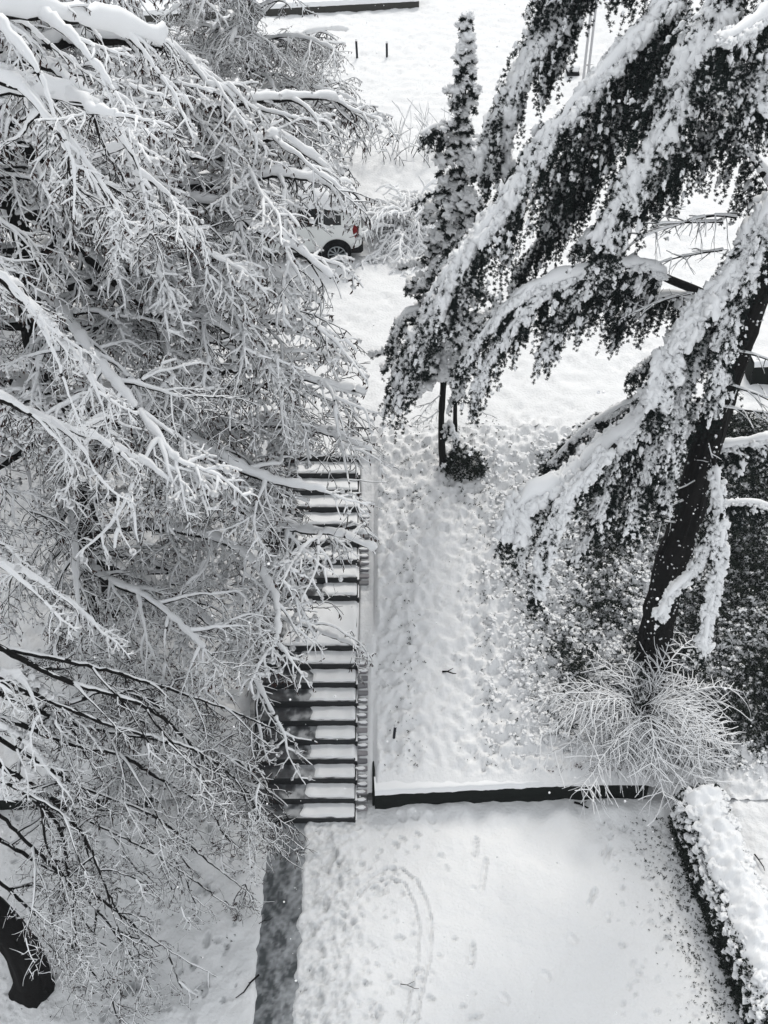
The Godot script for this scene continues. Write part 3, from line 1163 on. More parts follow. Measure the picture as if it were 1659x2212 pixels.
func make_ground() -> void:
	var snow_lin := Color(0.82, 0.826, 0.834)
	var plain := func(_p: Vector3, wet: float) -> Color:
		return snow_lin.lerp(Color(0.36, 0.37, 0.38), wet)
	# far sheet out to the horizon, under everything
	var far := func(x: float, z: float) -> float:
		if z > -12.95:
			return -0.25
		return ground(x + 40.0, z) - 0.3 + maxf(0.0, -z - 48.0) * 0.01
	structure(build("ground", sheet(-160, 160, -220, 30, 4.0, far, plain, []), ground_m), "snow-covered ground stretching away on all sides")

	var p: Array = []
	# the curved double wheel track on the yard
	var outer := []
	for q: Array in [[790, 1905], [830, 1876], [868, 1878], [900, 1905], [922, 1950], [932, 2000], [925, 2080], [908, 2150], [895, 2220]]:
		outer.append(flat_xz(at_h(q[0], q[1], 0.05)))
	var inner := []
	for q: Array in [[772, 1938], [800, 1908], [840, 1898], [872, 1912], [895, 1955], [905, 2010], [900, 2080], [884, 2150], [870, 2220]]:
		inner.append(flat_xz(at_h(q[0], q[1], 0.05)))
	p += wheel_rut(outer, 0.032, 0.06)
	p += wheel_rut(inner, 0.032, 0.06)
	# straight scuffs on the untouched part
	for q: Array in [[1028, 1815, 1026, 1858], [1048, 1860, 1040, 1925], [1022, 2040, 1018, 2095], [1318, 1830, 1305, 1865], [1285, 1925, 1270, 1960], [1010, 2200, 1045, 2195]]:
		p += wheel_rut([flat_xz(at_h(q[0], q[1], 0.05)), flat_xz(at_h(q[2], q[3], 0.05))], 0.05, 0.07)
	for q: Array in [[868, 1770], [895, 1768], [930, 1775], [1235, 2030], [1180, 2110], [1090, 2160]]:
		p.append({"at": Vector2(at_h(q[0], q[1], 0).x, at_h(q[0], q[1], 0).z), "dir": Vector2(0.5, 0.86), "a": 0.12, "b": 0.07, "deep": 0.035})
	# trodden lines beside the cleared path
	p += footmarks([[-1.15, -8.0], [-1.1, -12.3]], 0.4, 0.045, 0.32)
	p += footmarks([[-0.85, -8.0], [-0.95, -10.5], [-0.75, -12.2]], 0.42, 0.045, 0.2)
	p += footmarks([[-0.5, -8.2], [-0.55, -10.8]], 0.42, 0.03, 0.18)
	p += footmarks([[-0.3, -8.5], [0.0, -9.6]], 0.45, 0.035, 0.1)
	p += footmarks([[-2.9, -8.0], [-3.2, -12.0]], 0.45, 0.04, 0.35)
	p += footmarks([[-4.6, -8.0], [-4.0, -10.5], [-2.6, -11.8]], 0.5, 0.045, 0.4)
	p += footmarks([[-6.0, -10.0], [-3.0, -9.0]], 0.5, 0.045, 0.35)
	for i in 320:
		var c := Vector2(-0.55 + rng.randfn(0.0, 0.75), rng.randf_range(-12.4, -7.0))
		if c.x < -1.35:
			continue
		var a := rng.randf_range(0.02, 0.05)
		p.append({"at": c, "dir": Vector2.RIGHT.rotated(rng.randf() * 6.0), "a": a * rng.randf_range(1.0, 2.2), "b": a, "deep": rng.randf_range(0.015, 0.045), "wet": rng.randf_range(0.0, 0.28)})
	# drips and clods fallen from the trees
	for i in 260:
		var c := Vector2(rng.randf_range(-7, -2.3), rng.randf_range(-12.6, -8.0))
		var a := rng.randf_range(0.02, 0.06)
		p.append({"at": c, "dir": Vector2.RIGHT.rotated(rng.randf() * 6.0), "a": a * 1.4, "b": a, "deep": rng.randf_range(0.015, 0.04), "wet": rng.randf_range(0.0, 0.8) * float(rng.randf() < 0.35)})
	for i in 120:
		var c := Vector2(rng.randf_range(3.8, 5.2), rng.randf_range(-12.6, -8.0))
		var a := rng.randf_range(0.02, 0.05)
		p.append({"at": c, "dir": Vector2.RIGHT.rotated(rng.randf() * 6.0), "a": a * 1.4, "b": a, "deep": rng.randf_range(0.015, 0.04), "wet": rng.randf_range(0.0, 0.3)})
	structure(build("yard", sheet(-9.0, 10.0, -13.0, -6.5, 0.032, plaza_height, plaza_color, p), ground_m), "smooth snow lying over the lower yard")

	# the shovelled path, wet and slushy
	var marks: Array = footmarks([[-1.95, -7.0], [-1.9, -12.4]], 0.37, 0.0, 0.9) + footmarks([[-1.65, -7.0], [-1.6, -12.4]], 0.4, 0.0, 0.8)
	var path_h := func(x: float, z: float) -> float:
		return 0.004 + 0.006 * fine.get_noise_2d(x, z)
	var path_c := func(q: Vector3, wet: float) -> Color:
		var a := clampf(0.5 + 0.5 * mid.get_noise_2d(q.x * 1.4, q.z * 0.9) + 0.5 * fine.get_noise_2d(q.x * 1.8, q.z * 1.6) + 0.6 * (q.x + 1.72), 0.0, 1.0)
		a = clampf(a - wet * 0.5, 0.0, 1.0)
		return Color(0.07, 0.075, 0.08).lerp(Color(0.36, 0.375, 0.39), a)
	structure(build("path", sheet(-2.3, -1.2, -12.6, -6.5, 0.03, path_h, path_c, marks), ground_m), "dark wet shovelled path running down to the stairs")

	# the slope right of the stairs
	var sp: Array = []
	for i in 420:
		var c := Vector2(rng.randf_range(-0.1, 2.6), rng.randf_range(-19.8, -13.2))
		var a := rng.randf_range(0.025, 0.07)
		if absf(c.x - 1.05) < 0.5 and c.y > -17.8 and rng.randf() < 0.85:
			continue
		sp.append({"at": c, "dir": Vector2.RIGHT.rotated(rng.randf() * 6.0), "a": a * 1.6, "b": a, "deep": rng.randf_range(0.02, 0.05)})
	sp += footmarks([[0.35, -13.6], [0.45, -19.0]], 0.4, 0.05)
	sp += footmarks([[1.75, -14.0], [1.55, -17.5]], 0.6, 0.035)
	structure(build("slope", sheet(-0.52, 11.0, -20.2, -12.97, 0.042, slope_height, plain, sp), ground_m), "lumpy snow slope beside the stairs with grass showing through")
	structure(build("slope", sheet(-14.0, -2.38, -20.2, -12.97, 0.085, slope_height, plain, []), ground_m), "snow slope under the laden trees on the left")
	var up: Array = []
	up += footmarks([flat_xz(on_ground(690, 690)), flat_xz(on_ground(860, 705))], 0.42, 0.06)
	up += footmarks([flat_xz(on_ground(700, 632)), flat_xz(on_ground(890, 640))], 0.5, 0.05)
	up += footmarks([flat_xz(on_ground(730, 760)), flat_xz(on_ground(840, 800)), flat_xz(on_ground(800, 850))], 0.4, 0.055)
	up += footmarks([flat_xz(on_ground(1150, 520)), flat_xz(on_ground(900, 600))], 0.5, 0.04)
	up += footmarks([flat_xz(on_ground(1400, 590)), flat_xz(on_ground(1600, 560))], 0.5, 0.05)
	for i in 420:
		var c := Vector2(rng.randf_range(-2.5, 9.0), rng.randf_range(-40, -20.5))
		up.append({"at": c, "dir": Vector2.RIGHT.rotated(rng.randf() * 6.0), "a": rng.randf_range(0.1, 0.22), "b": rng.randf_range(0.07, 0.1), "deep": rng.randf_range(0.02, 0.05)})
	structure(build("upper_ground", sheet(-16.0, 18.0, -50.0, -20.2, 0.11, upper_height, plain, up), ground_m), "deep bright snow over the upper road and lawn")


func make_stairs() -> void:
	var stairs := thing("garden_stairs", "straight flight of dark steps, half cleared of snow, climbing between the slope and the trees", "staircase", Vector3(0, 0, -12.52))
	var x0 := -2.4
	var x1 := -0.52
	var tread_m := ground_m
	for k in range(1, 20):
		var d0 := 12.52 + (k - 1) * 0.3245 if k <= 10 else 16.6 + (k - 11) * 0.35
		var d1 := 12.52 + k * 0.3245 if k < 10 else 16.6 + (k - 10) * 0.35
		if k == 19:
			d1 = 20.3
		var h := 0.15 * k
		var wob := rng.randf_range(-0.008, 0.008)
		var s := Shape.new()
		var za := -(d0 - 12.52) + wob
		var zb := -(d1 - 12.52) - 0.02
		s.box(Vector3(x0, h - 0.4, zb), Vector3(x1 + rng.randf_range(-0.01, 0.01), h, za), 0.012)
		var step := build("step", s, concrete_m, stairs)
		# what lies on the tread: trodden slush on the left, settled snow on the right
		var edge := -1.46 + rng.randf_range(-0.16, 0.16) + (-0.4 if k == 10 else 0.0)
		if k > 12:
			edge = -1.75 + rng.randf_range(-0.1, 0.1)
		if k > 10 and k < 13:
			edge = -1.2
		var cut := func(x: float, z: float) -> float:
			var e := smoothstep(edge - 0.05, edge + 0.1, x + 0.07 * mid.get_noise_2d(x + k * 3.1, z * 2.0))
			var rim := smoothstep(0.0, 0.05, za - 0.0 - z + 0.02 * mid.get_noise_2d(x * 2.0, k * 5.0) - 0.012)
			rim = minf(rim, smoothstep(0.0, 0.06, x1 + 0.015 - x))
			return h - 0.03 + (0.058 + 0.02 * mid.get_noise_2d(x * 1.5 + k, z)) * e * rim
		build("snow", sheet(x0 + 0.3, x1 + 0.03, zb + 0.02, za, 0.028, cut, no_color, []), snow_m, step)
		var foot: Array = []
		for q in 5:
			foot.append({"at": Vector2(rng.randf_range(-2.1, -1.1), rng.randf_range(zb + 0.08, za - 0.1)), "dir": Vector2(rng.randf_range(-0.2, 0.2), 1).normalized(), "a": 0.13, "b": 0.06, "deep": 0.0, "wet": rng.randf_range(-0.5, 0.8)})
		var slush_h := func(_x: float, _z: float) -> float:
			return h + 0.004
		var slush_c := func(p: Vector3, wet: float) -> Color:
			var a := smoothstep(-2.3, edge + 0.25, p.x) * 0.75 + 0.55 * mid.get_noise_2d(p.x * 1.2 + k * 2.0, p.z) + 0.45 * fine.get_noise_2d(p.x, p.z) - 0.12
			a = clampf(a - wet * 0.4, 0.0, 1.0)
			a = lerpf(a, smoothstep(0.28, 0.6, a) * 0.75, 0.6)
			return Color(0.055, 0.058, 0.062).lerp(Color(0.52, 0.53, 0.545), a)
		build("slush", sheet(x0 + 0.02, x1 - 0.03, zb + 0.03, za - 0.015, 0.03, slush_h, slush_c, foot), ground_m, step)
	# the pale kerb on the far side of the flight
	var kerb := thing("stair_kerb", "pale concrete kerb along the left edge of the dark steps", "kerb", Vector3(-2.44, 0, -12.5))
	var kb := Shape.new()
	for k in 12:
		var d := 12.9 + k * 0.27
		kb.box(Vector3(-0.05, stair_line(d) - 0.25, -(d + 0.262 - 12.5)), Vector3(0.03, stair_line(d) + 0.2, -(d - 12.5)), 0.008)
	build("edging", kb, paint(Color(0.55, 0.55, 0.55), 0.9, "pale concrete"), kerb)

	var gutter := thing("drain_channel", "narrow stepped brick drain running down beside the right end of the steps", "drain", Vector3(-0.4, 0, -12.6))
	var bricks := []
	for v in 3:
		var b := Shape.new()
		b.box(Vector3(-0.095, -0.05, -0.043), Vector3(0.095, 0.03, 0.043), 0.008)
		bricks.append(b.mesh(paint([Color(0.5, 0.5, 0.51), Color(0.56, 0.55, 0.56), Color(0.44, 0.44, 0.455)][v], 0.8, "drain brick")))
	var d := 12.75
	while d < 18.4:
		if d < 15.35 or d > 16.85:
			var o := obj("brick", bricks[rng.randi_range(0, 2)], gutter)
			o.position = Vector3(rng.randf_range(-0.008, 0.008), stair_line(d) - 0.03, -(d - 12.6))
			o.rotation = Vector3(0.16, rng.randf_range(-0.04, 0.04), rng.randf_range(-0.05, 0.05))
			if rng.randf() < 0.75:
				var a := rng.randf_range(0.03, 0.05)
				var sn := Shape.new()
				var cx := rng.randf_range(-0.04, 0.04)
				sn.tube(PackedVector3Array([Vector3(cx - 0.09, 0.03, -0.01), Vector3(cx - 0.03, 0.035, 0), Vector3(cx + 0.04, 0.035, -0.004), Vector3(cx + 0.09, 0.028, 0)]), PackedFloat32Array([0.01, a * 0.8, a, 0.012]), PackedFloat32Array([0.004, 0.014, 0.016, 0.004]), 6)
				build("snow", sn, snow_m, o)
		d += 0.128


func wall_block(called: String, label: String, a: Vector3, b: Vector3, height: float, thick: float, snow: float, mat: Material) -> Node3D:
	# a low wall from a to b (front foot), its face rough, with a soft cap of snow
	var o := thing(called, label, "wall", a)
	var along := b - a
	var l := along.length()
	var dir := along / l
	var back := dir.cross(UP).normalized()
	if back.z > 0:
		back = -back
	var s := Shape.new()
	var n := int(l / 0.06)
	var rows := 8
	for side in 3:   # front, top, back
		var start := s.P.size()
		for i in n + 1:
			for j in rows + 1:
				var v := float(j) / rows
				var p: Vector3
				var w := dir * (l * i / n)
				if side == 0:
					p = w + UP * (height * v - 0.15 * (1.0 - v))
					p -= back * (0.02 + 0.022 * fine.get_noise_3d(p.x + a.x, p.y, p.z + a.z) + 0.012 * mid.get_noise_3d(p.x, p.y * 2.0, p.z)) * (1.0 if j < rows else 0.0)
				elif side == 1:
					p = w + UP * height + back * (thick * v)
				else:
					p = w + UP * (height * (1.0 - v) - 0.15 * v) + back * thick
				s.P.append(p)
				s.N.append([-back, UP, back][side])
		for i in n:
			for j in rows:
				var q := start + i * (rows + 1) + j
				s.I.append(q); s.I.append(q + 1); s.I.append(q + rows + 1)
				s.I.append(q + 1); s.I.append(q + rows + 2); s.I.append(q + rows + 1)
	for e in 2:
		var w := dir * (l * e)
		s.quad(w - UP * 0.15, w + UP * height, w + UP * height + back * thick, w + back * thick - UP * 0.15)
	build("stonework", s, mat, o)
	var cap := Shape.new()
	var cn := int(l / 0.05)
	var ring := 9
	for i in cn + 1:
		var w := dir * (l * i / cn)
		var h := snow * (1.0 + 0.25 * mid.get_noise_2d(w.x * 2.0 + a.x, w.z * 2.0 + a.z + 3.0))
		var lip := 0.03 + 0.02 * mid.get_noise_2d(w.x * 3.0 + a.x, 8.0)
		for j in ring + 1:
			var u := float(j) / ring
			var q := lerpf(-lip, thick + 0.02, u)
			var hh := h * sqrt(clampf(1.0 - pow(absf(1.0 - u * 4.0) if u < 0.25 else 0.0, 2.6), 0.0, 1.0))
			if u == 0.0:
				hh = -0.02
			cap.P.append(w + back * q + UP * (height + hh))
			cap.N.append((UP * (0.3 + u) - back * maxf(0.0, 1.0 - u * 4.0)).normalized())
	for i in cn:
		for j in ring:
			var q := i * (ring + 1) + j
			cap.I.append(q); cap.I.append(q + 1); cap.I.append(q + ring + 1)
			cap.I.append(q + 1); cap.I.append(q + ring + 2); cap.I.append(q + ring + 1)
	build("snow_cap", cap, snow_m, o)
	return o


func make_walls() -> void:
	wall_block("retaining_wall", "dark mossy low wall holding back the slope right of the stairs", Vector3(-0.165, 0, -12.82), Vector3(4.83, 0, -13.1), 0.52, 0.3, 0.06, wall_m)
	var side := thing("wall_return", "short dark wall end turning up the slope beside the drain", "wall", Vector3(-0.18, 0, -12.84))
	var s := Shape.new()
	s.box(Vector3(-0.035, -0.1, -1.25), Vector3(0.01, 0.56, -0.02), 0.01)
	build("stonework", s, wall_m, side)
	wall_block("low_wall", "low dark wall end under the bare branches left of the stairs", Vector3(-9.0, 0, -12.75), Vector3(-4.22, 0, -12.85), 0.4, 0.35, 0.07, wall_m)
	var far_m := paint(Color(0.27, 0.265, 0.25), 0.9, "grey brown stone")
	relief(far_m, 0.05, 1.5, 2.0, 35)
	var a := on_ground(560, 39)
	var b := on_ground(905, 20)
	var far := a + (a - b) * 2.2
	wall_block("far_wall", "grey brown low wall across the snowfield at the very top", Vector3(far.x, a.y - 0.05, far.z), Vector3(b.x, a.y - 0.05, b.z), 0.36, 0.6, 0.1, far_m)
	var c := on_ground(1618, 835)
	wall_block("garden_wall", "dark low wall half hidden behind the leaning trunk at the right edge", c, c + Vector3(5.0, 0, -0.3), 0.55, 0.4, 0.08, wall_m)


func make_kit() -> void:
	for i in 6:
		lumps.append(lump_mesh(i + 40, 0.85, 0.75))
	for i in 4:
		tufts.append(tuft_mesh(30, 0.04))
	for i in 4:
		leaf_clumps.append(leaves_mesh(7, 0.042, 0.04, leaf_m))
	for i in 8:
		sprays.append(make_spray(0.0255, 0.75))
	for i in 8:
		sprays.append(make_spray(0.0165, 0.7))
	for i in 8:
		sprays.append(make_spray(0.006, 0.25))


func make_left_trees() -> void:
	# the tree whose trunk stands on the left slope; its crown fills the left half of the view
	var base := Vector3(-5.45, ground(-5.45, -16.2), -16.2)
	var t := start_tree("snowy_tree", "broad bare tree left of the stairs, every branch piled with thick snow", base, {"thick": 0.52, "side": 1.15, "fat": 0.92, "bare": 0.2})
	trunk(t, [base - UP * 0.1, base + Vector3(0.05, 3, 0), base + Vector3(-0.1, 6, 0.1), base + Vector3(0.1, 9, 0), base + Vector3(0, 13.4, -0.1)], 0.27, 0.05)
	# traced ones: the laden boughs that stand out
	var heroes := [
		[[[-10, 318], [90, 312], [190, 322], [300, 362]], -16.2, -15.2, 0.11, 1.0],
		[[[40, 420], [200, 560], [330, 672], [440, 690], [540, 745]], -16.2, -14.8, 0.09, 0.9],
		[[[110, 880], [200, 845], [330, 885], [430, 962], [560, 1032], [700, 1062]], -16.2, -14.0, 0.085, 1.0],
		[[[60, 560], [260, 640], [420, 665], [600, 700], [745, 760]], -16.2, -16.4, 0.07, 0.95],
		[[[120, 500], [330, 470], [450, 440], [560, 500], [640, 540], [715, 600]], -16.2, -15.4, 0.06, 1.25],
		[[[100, 420], [300, 400], [480, 400], [600, 380], [690, 395], [752, 408]], -16.2, -16.6, 0.06, 1.35],
		[[[60, 340], [300, 330], [480, 340], [590, 300], [680, 345], [742, 378]], -16.2, -17.0, 0.06, 1.3],
		[[[60, 200], [260, 190], [420, 230], [560, 220], [690, 212], [735, 222]], -16.2, -18.5, 0.06, 1.1],
		[[[0, 120], [180, 90], [340, 100], [430, 150], [500, 240]], -16.2, -16.5, 0.06, 1.2],
		[[[150, 620], [360, 560], [520, 570], [620, 610], [690, 655]], -16.2, -15.5, 0.06, 1.1],
		[[[170, 900], [360, 820], [560, 800], [700, 830], [790, 850]], -16.2, -15.6, 0.06, 1.0],
		[[[190, 1000], [420, 930], [620, 920], [730, 945], [800, 975]], -16.2, -15.2, 0.06, 1.15],
		[[[200, 1080], [400, 1060], [560, 1120], [650, 1148], [730, 1156], [810, 1190]], -16.2, -13.4, 0.055, 1.15],
		[[[190, 1150], [330, 1140], [500, 1180], [590, 1280], [600, 1385]], -16.2, -12.6, 0.05, 0.9],
		[[[200, 1200], [330, 1265], [420, 1318], [520, 1420], [600, 1560]], -16.2, -12.4, 0.075, 0.55],
		[[[200, 1180], [430, 1250], [600, 1330], [690, 1365], [765, 1395]], -16.2, -13.6, 0.05, 0.75],
		[[[160, 950], [90, 905], [20, 870], [-80, 840]], -16.2, -15.0, 0.09, 0.9],
		[[[180, 1060], [120, 1150], [210, 1240], [330, 1300], [440, 1400]], -16.2, -12.0, 0.06, 0.6],
		[[[200, 1180], [230, 1350], [330, 1500], [470, 1640], [560, 1740]], -16.2, -11.6, 0.055, 0.4],
	]
	for h: Array in heroes:
		limb(t, traced(h[0], h[1], h[2]), h[3] * 1.6, 0.016, h[4], 0.95)
	# the rest of the crown, all the way round
	for k in 36:
		var u := k / 36.0
		var y := lerpf(3.6, 13.0, u)
		var az := k * 2.39996 + 0.4
		var l := lerpf(5.2, 2.4, u * u) * rng.randf_range(0.75, 1.05)
		bough(t, base + UP * y, az, lerpf(0.2, 0.75, u), lerpf(-0.6, -0.1, u), l, lerpf(0.12, 0.07, u), lerpf(0.25, 0.9, smoothstep(0.0, 0.45, u)) * rng.randf_range(0.8, 1.1), 1.0)
	end_tree(t)

	# the tree at the lower left edge: a thick dark trunk, its boughs reaching in close to the eye
	base = Vector3(-5.72, 0, -9.45)
	t = start_tree("leaning_tree", "thick dark leaning trunk in the lower left corner, thin frosted twigs over the yard", base, {"thick": 0.22, "side": 1.0, "bare": 0.2, "fat": 1.15, "spray": 0.65})
	trunk(t, [base - UP * 0.1, base + Vector3(0.02, 0.9, -0.1), base + Vector3(-0.22, 2.2, -0.1), base + Vector3(-0.75, 4, 0), base + Vector3(-1.1, 8, 0), base + Vector3(-1.0, 13.5, -0.3)], 0.3, 0.07)
	var near := [
		[[[-200, 420], [-60, 545], [60, 662], [140, 742], [205, 828]], -10.6, -11.2, 0.05, 1.35],
		[[[-250, 40], [-60, 35], [110, 38], [230, 62], [350, 92]], -10.8, -12.2, 0.06, 1.6],
		[[[-150, 150], [40, 190], [110, 270], [170, 350], [230, 400]], -10.6, -11.6, 0.035, 1.1],
		[[[-100, 200], [120, 210], [250, 280], [300, 400], [325, 505]], -10.8, -12.6, 0.035, 1.35],
		[[[-150, 820], [0, 862], [100, 910], [240, 962], [330, 1012]], -10.4, -12.4, 0.045, 1.0],
		[[[-200, 1200], [0, 1222], [90, 1260], [200, 1345]], -10.2, -11.2, 0.03, 1.0],
		[[[-200, 1380], [-20, 1450], [70, 1480], [150, 1545]], -9.8, -10.4, 0.03, 1.25],
		[[[-200, 1480], [-20, 1560], [50, 1600], [110, 1660]], -9.6, -10.0, 0.03, 1.1],
	]
	for h: Array in near:
		limb(t, traced(h[0], h[1], h[2]), h[3], 0.01, h[4], 1.0)
	t.opts.merge({"thick": 0.62, "fat": 0.6, "spray": 0.72}, true)
	# lower, sheltered boughs with little snow, arching right over the yard
	var lower := [
		[[[-120, 1330], [130, 1465], [330, 1535], [480, 1682], [655, 1835]], -10.2, -11.4, 0.045],
		[[[-100, 1420], [120, 1520], [240, 1488], [330, 1522], [470, 1600]], -10.0, -11.8, 0.04],
		[[[-100, 1500], [130, 1600], [250, 1628], [380, 1702], [560, 1802]], -10.0, -11.0, 0.045],
		[[[-100, 1600], [60, 1690], [165, 1760], [330, 1842], [500, 1962]], -9.8, -10.4, 0.04],
		[[[-80, 1640], [110, 1760], [150, 1900], [165, 2040]], -9.6, -9.3, 0.035],
		[[[-80, 1650], [150, 1770], [235, 1930], [300, 2060]], -9.6, -9.2, 0.03],
		[[[-100, 1750], [60, 1850], [200, 1930], [360, 2050], [470, 2110]], -9.6, -9.6, 0.035],
		[[[-60, 1850], [60, 1960], [160, 2050], [260, 2180]], -9.4, -9.0, 0.03],
		[[[-100, 1450], [150, 1560], [350, 1600], [520, 1650], [640, 1790]], -10.0, -12.2, 0.04],
		[[[-100, 1380], [200, 1440], [400, 1500], [560, 1560], [640, 1610]], -10.2, -12.8, 0.04],
		[[[-60, 1700], [100, 1860], [230, 1990], [330, 2140]], -9.5, -9.1, 0.03],
		[[[-60, 1560], [180, 1700], [330, 1760], [450, 1860], [540, 1930]], -9.9, -10.6, 0.035],
		[[[-60, 1440], [220, 1560], [420, 1620], [540, 1720], [600, 1850]], -10.0, -11.6, 0.035],
	]
	for h: Array in lower:
		limb(t, traced(h[0], h[1], h[2]), h[3], 0.008, 0.14, 0.75)
	end_tree(t)

	# the smaller tree beyond, full of brown hanging seeds
	base = Vector3(-3.4, ground(-3.4, -30.5), -30.5)
	t = start_tree("seed_tree", "smaller rounded tree beyond the car, its frosted twigs hung with brown seed clusters", base, {"thick": 0.75, "side": 0.9, "spray": 0.85, "bare": 0.1})
	trunk(t, [base - UP * 0.1, base + UP * 2.5, base + Vector3(0.2, 5.0, 0.1), base + Vector3(0.4, 7.0, 0)], 0.16, 0.04)
	for k in 34:
		var u := k / 34.0
		bough(t, base + UP * lerpf(1.6, 6.6, u), k * 2.39996, lerpf(0.3, 1.0, u), lerpf(-0.5, 0.2, u), lerpf(3.4, 1.7, u) * rng.randf_range(0.8, 1.1), 0.035, 0.62 * rng.randf_range(0.7, 1.2), 1.0)
	end_tree(t)

	# further trees that close the view at the upper left
	base = Vector3(-9.6, ground(-9.6, -24.0), -24.0)
	t = start_tree("background_tree", "tall snow-laden tree at the far upper left behind the broad one", base, {"thick": 0.35, "side": 1.2, "spray": 1.1})
	trunk(t, [base - UP * 0.1, base + UP * 5, base + Vector3(0.3, 9.0, 0), base + Vector3(0.2, 13, 0)], 0.25, 0.05)
	for k in 36:
		var u := k / 36.0
		bough(t, base + UP * lerpf(2.5, 12.4, u), k * 2.39996 + 1.0, lerpf(0.2, 0.8, u), lerpf(-0.5, 0.0, u), lerpf(5.6, 2.4, u) * rng.randf_range(0.8, 1.1), 0.06, 0.85 * rng.randf_range(0.7, 1.2), 0.9)
	end_tree(t)


